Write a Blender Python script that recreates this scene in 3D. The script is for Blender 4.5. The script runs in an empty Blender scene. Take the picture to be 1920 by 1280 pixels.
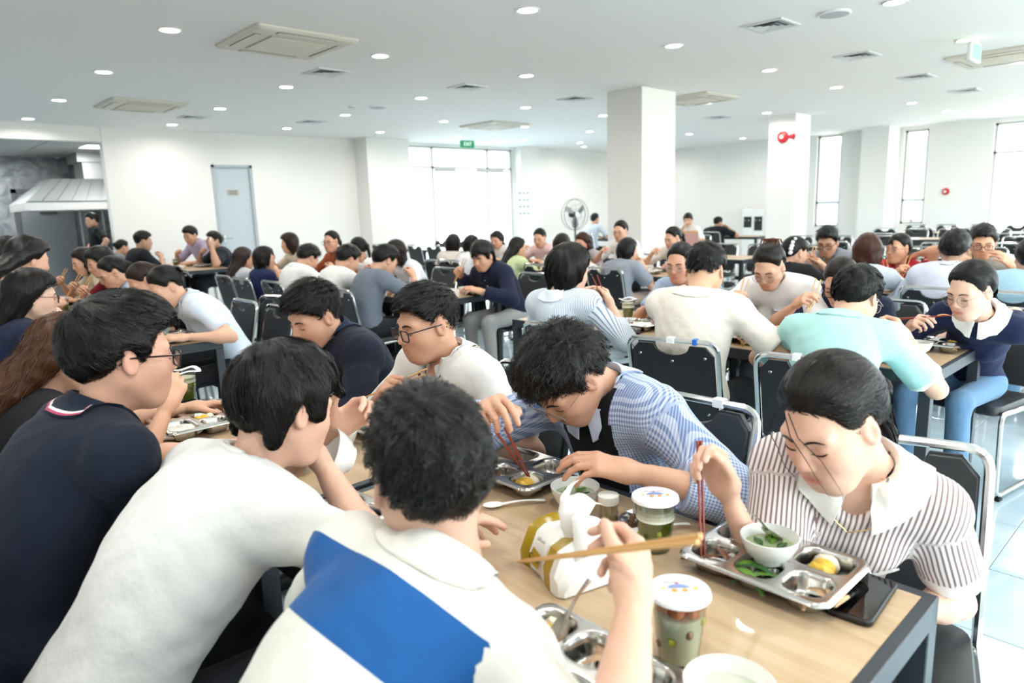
import bpy, math, random
import numpy as np
from mathutils import Matrix, Vector
random.seed(7)
RNG = np.random.default_rng(11)
scene = bpy.context.scene
COL = scene.collection
PI = math.pi

# ------------------------------------------------------------------ camera
CAM_H = 1.444
FPX, PITCH, YAW, ROLL = 1302.2, 0.186877, 0.818339, -0.0321234
FW = np.array([math.cos(PITCH)*math.cos(YAW), math.cos(PITCH)*math.sin(YAW), -math.sin(PITCH)])
_rt = np.array([math.sin(YAW), -math.cos(YAW), 0.0]); _up = np.cross(_rt, FW)
RT = math.cos(ROLL)*_rt + math.sin(ROLL)*_up
UP = -math.sin(ROLL)*_rt + math.cos(ROLL)*_up
cam_data = bpy.data.cameras.new('camera')
cam_data.sensor_width = 36.0
cam_data.lens = FPX/1920*36.0
cam_data.clip_start = 0.02
cam_data.clip_end = 200
cam_data.dof.use_dof = True
cam_data.dof.focus_distance = 2.15
cam_data.dof.aperture_fstop = 3.2
cam = bpy.data.objects.new('camera', cam_data); COL.objects.link(cam)
M = Matrix(((RT[0], UP[0], -FW[0], 0), (RT[1], UP[1], -FW[1], 0), (RT[2], UP[2], -FW[2], CAM_H), (0, 0, 0, 1)))
cam.matrix_world = M
scene.camera = cam

def ray(x, y):
    return ((x-960)/FPX)*RT - ((y-640)/FPX)*UP + FW
def at(x, y, z):                # where the sight line through a photo pixel meets height z
    r = ray(x, y); t = (z-CAM_H)/r[2]
    return np.array([r[0]*t, r[1]*t, z])
def atX(x, y, X):               # ... or the plane x = X
    r = ray(x, y); t = X/r[0]
    return np.array([X, r[1]*t, CAM_H+r[2]*t])
def atY(x, y, Y):
    r = ray(x, y); t = Y/r[1]
    return np.array([r[0]*t, Y, CAM_H+r[2]*t])

# ------------------------------------------------------------------ world, exposure
w = bpy.data.worlds.new('world'); scene.world = w; w.use_nodes = True
bg = w.node_tree.nodes['Background']
bg.inputs[0].default_value = (0.96, 0.98, 1.0, 1); bg.inputs[1].default_value = 9.5
sun_d = bpy.data.lights.new('sun', 'SUN'); sun_d.energy = 9.0; sun_d.angle = math.radians(1.2); sun_d.color = (1, .97, .92)
sun_o = bpy.data.objects.new('sun', sun_d); COL.objects.link(sun_o); sun_o.rotation_euler = Vector((-.25, .95, -.80)).to_track_quat('-Z', 'Y').to_euler()
vs = scene.view_settings
vs.view_transform = 'Standard'; vs.look = 'None'; vs.exposure = 0.10; vs.gamma = 1.0; vs.use_curve_mapping = False
scene.cycles.max_bounces = 6; scene.cycles.diffuse_bounces = 3; scene.cycles.glossy_bounces = 2; scene.cycles.transmission_bounces = 4; scene.cycles.transparent_max_bounces = 10
scene.cycles.caustics_reflective = False; scene.cycles.caustics_refractive = False; scene.cycles.adaptive_threshold = .06
LAMP_W = 11.5           # watts of each ceiling downlight
CEIL = 3.0
WALL_Y, WALL_X, BACK_Y, BACK_X = 13.2, 17.6, -2.6, -2.6
KITCH_X = 3.38

# ------------------------------------------------------------------ materials
def lin(c):
    if isinstance(c, str):
        c = tuple(int(c[i:i+2], 16)/255 for i in (0, 2, 4))
    return tuple((v/12.92 if v <= .04045 else ((v+.055)/1.055)**2.4) for v in c)
MATS = {}
def nd(t, typ, **kw):
    n = t.nodes.new(typ)
    for k, v in kw.items(): setattr(n, k, v)
    return n
def mat(name, col, rough=.5, metal=0., spec=.5, noise=0., nscale=30., bump=0., bscale=200., sss=0., trans=0., emit=0., alpha=1., coat=0., aniso=None):
    if name in MATS: return MATS[name]
    m = bpy.data.materials.new(name); m.use_nodes = True
    t = m.node_tree; b = t.nodes['Principled BSDF']; L = t.links.new
    c = lin(col)
    b.inputs['Base Color'].default_value = (*c, 1)
    b.inputs['Roughness'].default_value = rough; b.inputs['Metallic'].default_value = metal
    b.inputs['Specular IOR Level'].default_value = spec
    if coat: b.inputs['Coat Weight'].default_value = coat
    if trans: b.inputs['Transmission Weight'].default_value = trans
    if alpha < 1: b.inputs['Alpha'].default_value = alpha
    if sss:
        b.inputs['Subsurface Weight'].default_value = sss
        b.inputs['Subsurface Radius'].default_value = (.012, .004, .002); b.inputs['Subsurface Scale'].default_value = 1.0
    if emit:
        b.inputs['Emission Color'].default_value = (*c, 1); b.inputs['Emission Strength'].default_value = emit
    if noise or bump:
        tc = nd(t, 'ShaderNodeTexCoord')
        if noise:
            n = nd(t, 'ShaderNodeTexNoise'); n.inputs['Scale'].default_value = nscale; n.inputs['Detail'].default_value = 4
            L(tc.outputs['Object'], n.inputs['Vector'])
            mx = nd(t, 'ShaderNodeMix', data_type='RGBA')
            mx.inputs[6].default_value = (*[v*(1-noise) for v in c], 1); mx.inputs[7].default_value = (*[min(1, v*(1+noise)) for v in c], 1)
            L(n.outputs['Fac'], mx.inputs[0]); L(mx.outputs[2], b.inputs['Base Color'])
        if bump:
            n2 = nd(t, 'ShaderNodeTexNoise'); n2.inputs['Scale'].default_value = bscale; n2.inputs['Detail'].default_value = 3
            L(tc.outputs['Object'], n2.inputs['Vector'])
            bp = nd(t, 'ShaderNodeBump'); bp.inputs['Strength'].default_value = bump; bp.inputs['Distance'].default_value = .01
            L(n2.outputs['Fac'], bp.inputs['Height']); L(bp.outputs[0], b.inputs['Normal'])
    MATS[name] = m
    return m
def cloth(col, pat=None, rough=.85):
    """woven cloth; pat = (kind, colour2, period, duty) read along the garment attribute 'suv' (s = down, c = across)"""
    key = 'cloth_%s_%s' % (col, pat)
    if key in MATS: return MATS[key]
    m = mat(key, col, rough, spec=.25, noise=.06, nscale=9, bump=.35, bscale=26)
    t = m.node_tree; L = t.links.new; b = t.nodes['Principled BSDF']
    b.inputs['Sheen Weight'].default_value = .12 if sum(lin(col)) > .3 else .04
    if pat:
        kind, c2, per, duty = pat
        src = b.inputs['Base Color'].links[0].from_socket
        a = nd(t, 'ShaderNodeAttribute', attribute_name='suv')
        sp = nd(t, 'ShaderNodeSeparateXYZ'); L(a.outputs['Vector'], sp.inputs[0])
        def stripes(sock):
            d = nd(t, 'ShaderNodeMath', operation='DIVIDE'); L(sock, d.inputs[0]); d.inputs[1].default_value = per
            f_ = nd(t, 'ShaderNodeMath', operation='FRACT'); L(d.outputs[0], f_.inputs[0])
            g = nd(t, 'ShaderNodeMath', operation='LESS_THAN'); L(f_.outputs[0], g.inputs[0]); g.inputs[1].default_value = duty
            return g.outputs[0]
        if kind == 'v': fac = stripes(sp.outputs[1])
        elif kind == 'h': fac = stripes(sp.outputs[0])
        elif kind == 'check':
            s1, s2 = stripes(sp.outputs[1]), stripes(sp.outputs[0])
            ad = nd(t, 'ShaderNodeMath', operation='ADD'); L(s1, ad.inputs[0]); L(s2, ad.inputs[1])
            ml = nd(t, 'ShaderNodeMath', operation='MULTIPLY'); L(ad.outputs[0], ml.inputs[0]); ml.inputs[1].default_value = .5
            fac = ml.outputs[0]
        elif kind == 'bands':
            rp = nd(t, 'ShaderNodeValToRGB'); rp.color_ramp.interpolation = 'CONSTANT'
            el = rp.color_ramp.elements
            for i, (pos, v) in enumerate(per):
                e = el[i] if i < 2 else el.new(pos)
                e.position = pos; e.color = (v, v, v, 1)
            L(sp.outputs[0], rp.inputs[0]); iv = nd(t, 'ShaderNodeMath', operation='LESS_THAN'); L(sp.outputs[2], iv.inputs[0]); iv.inputs[1].default_value = .5
            ml = nd(t, 'ShaderNodeMath', operation='MULTIPLY'); L(rp.outputs[0], ml.inputs[0]); L(iv.outputs[0], ml.inputs[1]); fac = ml.outputs[0]
        elif kind == 'floral':
            vo = nd(t, 'ShaderNodeTexVoronoi'); vo.inputs['Scale'].default_value = per
            L(a.outputs['Vector'], vo.inputs['Vector'])
            g = nd(t, 'ShaderNodeMath', operation='LESS_THAN'); L(vo.outputs['Distance'], g.inputs[0]); g.inputs[1].default_value = duty
            fac = g.outputs[0]
        mx = nd(t, 'ShaderNodeMix', data_type='RGBA'); mx.inputs[7].default_value = (*lin(c2), 1)
        L(src, mx.inputs[6]); L(fac, mx.inputs[0]); L(mx.outputs[2], b.inputs['Base Color'])
    return m
def skin_mat(tone):
    key = 'skin_'+tone
    if key in MATS: return MATS[key]
    m = mat(key, tone, .48, spec=.4, bump=.08, bscale=180)
    t = m.node_tree; L = t.links.new; b = t.nodes['Principled BSDF']
    a = nd(t, 'ShaderNodeAttribute', attribute_name='tint')
    mx = nd(t, 'ShaderNodeMix', data_type='RGBA', blend_type='MULTIPLY'); mx.inputs[0].default_value = 1
    mx.inputs[6].default_value = (*lin(tone), 1)
    L(a.outputs['Color'], mx.inputs[7]); L(mx.outputs[2], b.inputs['Base Color'])
    return m
def hair_mat(col):
    key = 'hair_'+col
    if key in MATS: return MATS[key]
    m = mat(key, col, .34, spec=.26)
    t = m.node_tree; L = t.links.new; b = t.nodes['Principled BSDF']
    a = nd(t, 'ShaderNodeAttribute', attribute_name='hflow')
    n = nd(t, 'ShaderNodeTexNoise'); n.inputs['Scale'].default_value = 11; n.inputs['Detail'].default_value = 5; n.inputs['Roughness'].default_value = .65; L(a.outputs['Vector'], n.inputs['Vector'])
    c = lin(col); mx = nd(t, 'ShaderNodeMix', data_type='RGBA')
    mx.inputs[6].default_value = (*[v*.3 for v in c], 1); mx.inputs[7].default_value = (*[v*1.25 for v in c], 1)
    L(n.outputs['Fac'], mx.inputs[0]); L(mx.outputs[2], b.inputs['Base Color'])
    bp = nd(t, 'ShaderNodeBump'); bp.inputs['Strength'].default_value = .6; bp.inputs['Distance'].default_value = .004
    L(n.outputs['Fac'], bp.inputs['Height']); L(bp.outputs[0], b.inputs['Normal'])
    return m
def wood_mat():
    m = mat('table_wood', 'cdb088', .34, spec=.4, coat=.1); t = m.node_tree; L = t.links.new; b = t.nodes['Principled BSDF']
    tc = nd(t, 'ShaderNodeTexCoord'); mp = nd(t, 'ShaderNodeMapping'); L(tc.outputs['Object'], mp.inputs[0]); mp.inputs['Scale'].default_value = (26, 1.6, 26)
    n = nd(t, 'ShaderNodeTexNoise'); n.inputs['Scale'].default_value = 1.6; n.inputs['Detail'].default_value = 6; n.inputs['Distortion'].default_value = .6
    L(mp.outputs[0], n.inputs['Vector'])
    rp = nd(t, 'ShaderNodeValToRGB'); rp.color_ramp.elements[0].position = .3; rp.color_ramp.elements[1].position = .72
    rp.color_ramp.elements[0].color = (*lin('b69a76'), 1); rp.color_ramp.elements[1].color = (*lin('cbb193'), 1)
    L(n.outputs['Fac'], rp.inputs[0]); L(rp.outputs[0], b.inputs['Base Color'])
    return m
def tile_mat():
    m = mat('floor_tile', 'b9c9d2', .09, spec=.6); t = m.node_tree; L = t.links.new; b = t.nodes['Principled BSDF']
    g = nd(t, 'ShaderNodeNewGeometry'); n = nd(t, 'ShaderNodeTexNoise'); n.inputs['Scale'].default_value = 1.7; n.inputs['Detail'].default_value = 5; n.inputs['Distortion'].default_value = 1.2
    L(g.outputs['Position'], n.inputs['Vector'])
    rp = nd(t, 'ShaderNodeValToRGB'); rp.color_ramp.elements[0].position = .3; rp.color_ramp.elements[1].position = .7
    rp.color_ramp.elements[0].color = (*lin('9fb9c6'), 1); rp.color_ramp.elements[1].color = (*lin('c9d6dc'), 1)
    L(n.outputs['Fac'], rp.inputs[0]); L(rp.outputs[0], b.inputs['Base Color'])
    return m
def marble_mat():
    m = mat('grey_stone', '8b8f8e', .4); t = m.node_tree; L = t.links.new; b = t.nodes['Principled BSDF']
    tc = nd(t, 'ShaderNodeTexCoord'); n = nd(t, 'ShaderNodeTexNoise'); n.inputs['Scale'].default_value = 2.2; n.inputs['Detail'].default_value = 8; n.inputs['Distortion'].default_value = 2.5
    L(tc.outputs['Object'], n.inputs['Vector'])
    rp = nd(t, 'ShaderNodeValToRGB'); rp.color_ramp.elements[0].color = (*lin('70757a'), 1); rp.color_ramp.elements[1].color = (*lin('a4a8a8'), 1)
    rp.color_ramp.elements[0].position = .35; rp.color_ramp.elements[1].position = .7
    L(n.outputs['Fac'], rp.inputs[0]); L(rp.outputs[0], b.inputs['Base Color'])
    return m
def glass_mat(name, col, alpha=.12, rough=.03):
    if name in MATS: return MATS[name]
    m = bpy.data.materials.new(name); m.use_nodes = True; t = m.node_tree; t.nodes.remove(t.nodes['Principled BSDF'])
    o = t.nodes['Material Output']; tr = nd(t, 'ShaderNodeBsdfTransparent'); tr.inputs[0].default_value = (*lin(col), 1)
    gl = nd(t, 'ShaderNodeBsdfGlossy'); gl.inputs['Roughness'].default_value = rough
    fr0 = nd(t, 'ShaderNodeLayerWeight'); fr0.inputs[0].default_value = .5; fr = nd(t, 'ShaderNodeMath', operation='POWER'); t.links.new(fr0.outputs['Facing'], fr.inputs[0]); fr.inputs[1].default_value = 4.0
    ad = nd(t, 'ShaderNodeMath', operation='ADD', use_clamp=True); ad.inputs[1].default_value = alpha*.3; t.links.new(fr.outputs[0], ad.inputs[0])
    mx = nd(t, 'ShaderNodeMixShader'); t.links.new(ad.outputs[0], mx.inputs[0]); t.links.new(tr.outputs[0], mx.inputs[1]); t.links.new(gl.outputs[0], mx.inputs[2])
    t.links.new(mx.outputs[0], o.inputs[0]); MATS[name] = m
    return m
WHITE = mat('wall_paint', 'f3f1ec', .7, spec=.3)
CEILM = mat('ceiling_paint', 'f1efec', .8, spec=.2)
WOOD = wood_mat(); TILE = tile_mat(); STONE = marble_mat()
FRAME = mat('charcoal_frame', '2e343b', .38, spec=.5)
CHROME = mat('chrome', 'd4d4d2', .16, metal=1.)
VINYL = mat('black_vinyl', '1c1f22', .45, spec=.5, bump=.05, bscale=400)
RUBBER = mat('black_rubber', '0c0c0d', .7)
STEEL = mat('stainless_steel', 'c9c6c0', .22, metal=1.)
STEELB = mat('brushed_steel', 'b9bcbb', .38, metal=.85)
CERAM = mat('white_ceramic', 'f0f0ec', .22, spec=.5)
PLWHITE = mat('white_plastic', 'eeeeea', .4)
ALU = mat('grey_aluminium', 'c3c2bc', .45)
PANE = glass_mat('window_glass', 'f6fbfc', .15)
LENS = glass_mat('lens_glass', 'eef2f4', .2)
CUPGL = glass_mat('clear_plastic', 'eef0ea', .35, .08)
DARK = mat('near_black', '101114', .5)

# ------------------------------------------------------------------ mesh helpers
class MB:
    """collects boxes, tubes, lathes and sheets into one mesh"""
    def __init__(s): s.v = []; s.f = []; s.m = []; s.mi = 0
    def add(s, V, F):
        o = len(s.v); s.v.extend([tuple(map(float, p)) for p in V]); s.f.extend([tuple(i+o for i in q) for q in F]); s.m.extend([s.mi]*len(F)); return s
    def box(s, lo, hi, bev=0.):
        x0, y0, z0 = lo; x1, y1, z1 = hi
        if bev <= 0:
            V = [(x0,y0,z0),(x1,y0,z0),(x1,y1,z0),(x0,y1,z0),(x0,y0,z1),(x1,y0,z1),(x1,y1,z1),(x0,y1,z1)]
            return s.add(V, [(0,3,2,1),(4,5,6,7),(0,1,5,4),(1,2,6,5),(2,3,7,6),(3,0,4,7)])
        b = min(bev, .49*(x1-x0), .49*(y1-y0), .49*(z1-z0))
        rings = []
        for z, e in ((z0, b), (z0+b, 0), (z1-b, 0), (z1, b)):
            xa, xb, ya, yb = x0+e, x1-e, y0+e, y1-e
            c = b if e == 0 else b*.5
            rings.append([(xa+c,ya,z),(xb-c,ya,z),(xb,ya+c,z),(xb,yb-c,z),(xb-c,yb,z),(xa+c,yb,z),(xa,yb-c,z),(xa,ya+c,z)])
        return s.loft(rings, caps=True)
    def loft(s, rings, caps=False, closed=True):
        n = len(rings[0]); V = [p for r in rings for p in r]; F = []
        for i in range(len(rings)-1):
            for j in range(n if closed else n-1):
                a = i*n+j; b = i*n+(j+1) % n; F.append((a, b, b+n, a+n))
        if caps:
            F.append(tuple(range(n-1, -1, -1))); k = (len(rings)-1)*n; F.append(tuple(range(k, k+n)))
        return s.add(V, F)
    def tube(s, pts, r, n=8, closed=False, caps=True):
        P = np.array(pts, float); m = len(P)
        R_ = np.full(m, r, float) if np.isscalar(r) else np.array(r, float)
        T = np.roll(P, -1, 0)-np.roll(P, 1, 0) if closed else np.gradient(P, axis=0)
        T /= np.maximum(np.linalg.norm(T, axis=1, keepdims=True), 1e-9)
        a = np.array([0, 0, 1.]) if abs(T[0][2]) < .9 else np.array([1., 0, 0])
        N = np.cross(T[0], a); N /= np.linalg.norm(N); rings = []
        for i in range(m):
            N = N-T[i]*(N@T[i]); N /= max(np.linalg.norm(N), 1e-9); B = np.cross(T[i], N)
            rings.append([P[i]+R_[i]*(math.cos(t)*N+math.sin(t)*B) for t in [2*PI*k/n for k in range(n)]])
        if closed: rings.append(rings[0])
        return s.loft(rings, caps=caps and not closed)
    def lathe(s, prof, n=24, c=(0, 0, 0), caps=False):
        rings = [[(c[0]+r*math.cos(2*PI*k/n), c[1]+r*math.sin(2*PI*k/n), c[2]+z) for k in range(n)] for r, z in prof]
        return s.loft(rings, caps=caps)
    def prism(s, poly, lo, hi, axis=2):
        def P(p, h):
            q = [p[0], p[1]]; q.insert(axis, h); return tuple(q)
        n = len(poly); V = [P(p, lo) for p in poly]+[P(p, hi) for p in poly]
        F = [tuple(range(n-1, -1, -1)), tuple(range(n, 2*n))]+[(i, (i+1) % n, (i+1) % n+n, i+n) for i in range(n)]
        return s.add(V, F)
    def xf(s, Mx, start=0):
        for i in range(start, len(s.v)): s.v[i] = tuple(Mx @ Vector(s.v[i]))
        return s
    def mesh(s, name, mats, smooth=True):
        me = bpy.data.meshes.new(name); me.from_pydata(s.v, [], s.f)
        for m in (mats if isinstance(mats, (list, tuple)) else [mats]): me.materials.append(m)
        if any(s.m): me.polygons.foreach_set('material_index', s.m)
        if smooth:
            me.polygons.foreach_set('use_smooth', [True]*len(s.f)); me.set_sharp_from_angle(angle=.7)
        me.update(); return me
    def build(s, name, mats, parent=None, smooth=True, loc=None):
        return link(name, s.mesh(name, mats, smooth), parent, loc)
def link(name, data, parent=None, loc=None):
    o = bpy.data.objects.new(name, data); COL.objects.link(o)
    if parent is not None: o.parent = parent
    if loc is not None: o.location = loc
    return o
def tag(o, label=None, cat=None, group=None, kind=None):
    if label: o['label'] = label
    if cat: o['category'] = cat
    if group: o['group'] = group
    if kind: o['kind'] = kind
    return o
def thing(name, label, cat, loc=(0, 0, 0), rotz=0., group=None):
    o = bpy.data.objects.new(name, None); COL.objects.link(o); o.empty_display_size = .1
    o.location = loc; o.rotation_euler = (0, 0, rotz)
    return tag(o, label, cat, group)
def struct(o): o['kind'] = 'structure'; return o
def copy_tree(o, parent=None):
    c = o.copy(); COL.objects.link(c); c.parent = parent
    for ch in list(o.children): copy_tree(ch, c)
    return c
def text_mesh(txt, size, material, name, parent=None, Mx=None, extrude=.0006, shear=0.):
    cu = bpy.data.curves.new(name, 'FONT'); cu.body = txt; cu.size = size; cu.extrude = extrude; cu.align_x = 'CENTER'; cu.align_y = 'CENTER'; cu.shear = shear
    o = bpy.data.objects.new(name, cu); COL.objects.link(o)
    dg = bpy.context.evaluated_depsgraph_get(); me = bpy.data.meshes.new_from_object(o.evaluated_get(dg))
    bpy.data.objects.remove(o); bpy.data.curves.remove(cu)
    if Mx is not None: me.transform(Mx)
    me.materials.clear(); me.materials.append(material)
    return link(name, me, parent)
def round_rect(w_, h_, r, n=5):
    P = []
    for cx, cy, a0 in ((w_/2-r, h_/2-r, 0), (-w_/2+r, h_/2-r, 90), (-w_/2+r, -h_/2+r, 180), (w_/2-r, -h_/2+r, 270)):
        for k in range(n+1):
            a = math.radians(a0+90*k/n); P.append((cx+r*math.cos(a), cy+r*math.sin(a)))
    return P
def fillet(pts, r, n=5):
    """polyline with rounded corners"""
    P = [np.array(p, float) for p in pts]; out = [P[0]]
    for i in range(1, len(P)-1):
        a, b, c = P[i-1], P[i], P[i+1]; u = (a-b)/np.linalg.norm(a-b); v = (c-b)/np.linalg.norm(c-b)
        d = min(r, .45*np.linalg.norm(a-b), .45*np.linalg.norm(c-b)); p0, p2 = b+u*d, b+v*d
        for k in range(n+1):
            t = k/n; out.append((1-t)**2*p0+2*t*(1-t)*b+t*t*p2)
    out.append(P[-1]); return out
# ------------------------------------------------------------------ the room
EDGE_X = 3.27                                   # where the kitchen opening ends
fl = MB().box((BACK_X-.3, BACK_Y-.3, -.12), (WALL_X+.3, 18.4, -.006)).build('floor', mat('tile_joint', '8fa3ae', .6)); struct(fl)
def hole_wall(name, axis, pos, thick, lo, hi, z0, z1, holes, material=WHITE, parent=None):
    """wall slab on plane axis=pos running lo..hi with rectangular holes (a0, a1, b0, b1)"""
    mb = MB()
    cuts = sorted({lo, hi, *[h[0] for h in holes], *[h[1] for h in holes]})
    for a, b in zip(cuts[:-1], cuts[1:]):
        zs = sorted([(h[2], h[3]) for h in holes if h[0] <= a+1e-6 and h[1] >= b-1e-6]); z = z0
        for h0, h1 in zs+[(z1, z1)]:
            if h0 > z+1e-6:
                if axis == 'x': mb.box((pos, a, z), (pos+thick, b, h0))
                else: mb.box((a, pos, z), (b, pos+thick, h0))
            z = h1
    return struct(mb.build(name, material, parent, smooth=False))
def window(name, axis, pos, a0, a1, z0, z1, bars_v=(), bars_h=(), fw=.05, mat_=ALU, label=None):
    def bx(m, a, b, c, d, t0=-.03, t1=.03):
        if axis == 'x': m.box((pos+t0, a, c), (pos+t1, b, d))
        else: m.box((a, pos+t0, c), (b, pos+t1, d))
    root = thing(name, label, None); struct(root)
    m = MB(); bx(m, a0, a1, z0, z0+fw); bx(m, a0, a1, z1-fw, z1); bx(m, a0, a0+fw, z0, z1); bx(m, a1-fw, a1, z0, z1)
    m.build('window_frame', mat_, root, smooth=False)
    for v in bars_v: m = MB(); bx(m, v-fw/2, v+fw/2, z0, z1); m.build('mullion', mat_, root, smooth=False)
    for h in bars_h: m = MB(); bx(m, a0, a1, h-fw/2, h+fw/2); m.build('transom', mat_, root, smooth=False)
    vs_ = [a0, *bars_v, a1]; hs_ = [z0, *bars_h, z1]
    for i in range(len(vs_)-1):
        for j in range(len(hs_)-1):
            m = MB(); bx(m, vs_[i], vs_[i+1], hs_[j], hs_[j+1], -.004, .004); m.build('pane', PANE, root, smooth=False)
    return root
PORTALS = []
def portal(axis, pos, a0, a1, z0, z1, sgn):
    ld = bpy.data.lights.new('window_portal', 'AREA'); ld.shape = 'RECTANGLE'; ld.size = a1-a0; ld.size_y = z1-z0; ld.cycles.is_portal = True
    o = bpy.data.objects.new('window_portal', ld); COL.objects.link(o)
    if axis == 'x':
        o.location = (pos, (a0+a1)/2, (z0+z1)/2); o.rotation_euler = (PI/2, 0, PI/2 if sgn < 0 else -PI/2)
    else:
        o.location = ((a0+a1)/2, pos, (z0+z1)/2); o.rotation_euler = (PI/2, 0, PI if sgn > 0 else 0)
        o.rotation_euler = (-PI/2, 0, 0) if sgn < 0 else (PI/2, 0, 0)
    o['kind'] = 'helper'
# back wall (kitchen opening, pale door, pilaster, glass entrance)
hole_wall('wall_back', 'y', WALL_Y, .2, EDGE_X, WALL_X+.2, 0, CEIL, [(5.0, 5.74, 0, 2.42), (9.32, 12.56, 0, 2.94)])
struct(MB().box((8.0, 12.72, 0), (9.06, WALL_Y+.01, CEIL)).build('wall_pilaster', WHITE, smooth=False))
struct(MB().box((12.62, 12.95, 0), (13.35, WALL_Y+.01, CEIL)).build('wall_pilaster', WHITE, smooth=False))
struct(MB().box((16.9, 5.75, 0), (WALL_X+.01, 6.32, CEIL)).build('wall_pilaster', WHITE, smooth=False))
wins = [(7.03, 7.62, .8, 2.98), (5.17, 5.66, .85, 2.92), (.6, 3.95, .55, 2.9), (-2.4, .2, .55, 2.9)]
hole_wall('wall_right', 'x', WALL_X, .2, BACK_Y, WALL_Y, 0, CEIL, wins)
side_wins = [(.2, 3.4, .25, 2.8), (3.9, 7.1, .25, 2.8), (7.6, 10.8, .25, 2.8), (11.3, 14.5, .25, 2.8), (14.9, 17.3, .25, 2.8)]
hole_wall('wall_front', 'y', BACK_Y-.2, .2, BACK_X, WALL_X+.2, 0, CEIL, side_wins)
hole_wall('wall_left', 'x', BACK_X-.2, .2, BACK_Y-.2, 18.2, 0, CEIL, [])
window('window_1', 'x', WALL_X+.1, 7.03, 7.62, .8, 2.98, (), (1.38,), label='narrow tall window nearest the round red alarm pillar')
w2 = window('window_2', 'x', WALL_X+.1, 5.17, 5.66, .85, 2.92, (), (1.38,), label='narrow tall window with opening lower sash beside white pilaster')
MB().box((WALL_X+.03, 5.38, .9), (WALL_X+.07, 5.46, .96), .01).build('latch', ALU, w2)
window('window_3', 'x', WALL_X+.1, .6, 3.95, .55, 2.9, (1.7, 2.8), (2.3,), label='wide bright window at the far right')
window('window_4', 'x', WALL_X+.1, -2.4, .2, .55, 2.9, (-1.1,), (2.3,))
for i, q in enumerate(side_wins):
    window('window_%d' % (i+5), 'y', BACK_Y-.1, *q, ((q[0]+q[1])/2,), (2.2,))
    portal('y', BACK_Y-.21, *q, 1)
for q in wins: portal('x', WALL_X+.21, *q, -1)
portal('y', WALL_Y+.22, 9.32, 12.56, 0.05, 2.94, -1)
# ceiling and its edge
struct(MB().box((BACK_X-.2, BACK_Y-.2, CEIL), (WALL_X+.2, WALL_Y+.2, CEIL+.15)).build('ceiling', CEILM, smooth=False))
# free-standing pillars
p1 = MB().box((7.95, 5.81, 0), (8.74, 6.40, CEIL)).build('wall_pillar', WHITE, smooth=False); struct(p1)
p2 = MB().box((12.72, 5.92, 0), (13.35, 6.42, CEIL)).build('wall_pillar', WHITE, smooth=False); struct(p2)

# floor tiles, half a metre square; the largest in view are parts, the rest one field
TS = .5; tmesh = MB().box((.002, .002, -.006), (TS-.002, TS-.002, 0), .0015).mesh('tile', TILE, False)
cand = []
for i in range(-6, 36):
    for j in range(-6, 27):
        x, y = .06+i*TS, .07+j*TS
        if x > WALL_X-.02 or y > WALL_Y-.02 or x < BACK_X-.5 or y < BACK_Y-.5: continue
        d = np.array([x+.25, y+.25, -CAM_H]); z = d@FW
        vis = z > .5 and abs(d@RT/z) < .80 and abs(d@UP/z) < .56
        cand.append((0 if vis else 1, np.linalg.norm(d), x, y))
cand.sort()
for k, (v, d, x, y) in enumerate(cand[:300]): link('tile', tmesh, fl, (x, y, 0))
rest = MB()
for v, d, x, y in cand[300:]: rest.box((x+.002, y+.002, -.006), (x+TS-.002, y+TS-.002, 0))
tag(rest.build('tile_field', TILE, fl, smooth=False), kind='stuff')

# pale blue door with sign in the back wall
DOORM = mat('pale_blue_door', 'c3ccd2', .45)
dr = thing('door_1', 'pale grey-blue metal door in the back wall', None); struct(dr)
MB().box((5.04, WALL_Y+.03, 0), (5.70, WALL_Y+.07, 2.38), .004).build('door_leaf', DOORM, dr)
m = MB(); m.box((4.99, WALL_Y-.01, 0), (5.045, WALL_Y+.1, 2.43)); m.box((5.695, WALL_Y-.01, 0), (5.75, WALL_Y+.1, 2.43)); m.box((4.99, WALL_Y-.01, 2.38), (5.75, WALL_Y+.1, 2.43)); m.build('door_frame', mat('door_frame_grey', 'b4bbc0', .5), dr, smooth=False)
m = MB(); m.box((5.09, WALL_Y-.005, 1.02), (5.13, WALL_Y+.03, 1.16), .006); m.tube([(5.11, WALL_Y, 1.09), (5.11, WALL_Y-.05, 1.09), (5.24, WALL_Y-.05, 1.09)], .01); m.build('handle', CHROME, dr)
sg = MB().box((5.26, WALL_Y+.018, 1.88), (5.46, WALL_Y+.03, 1.98)).build('door_sign', mat('sign_grey', 'b9b4a6', .5), dr)
for zc in (1.95, 1.91): MB().box((5.29, WALL_Y+.014, zc-.009), (5.43, WALL_Y+.018, zc+.009)).build('sign_text_bar', mat('sign_ink', '6f6b62', .6), sg)
for zc in (.3, 1.2, 2.1): MB().box((5.69, WALL_Y-.016, zc-.06), (5.71, WALL_Y-.01, zc+.06)).build('hinge', ALU, dr)

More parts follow.
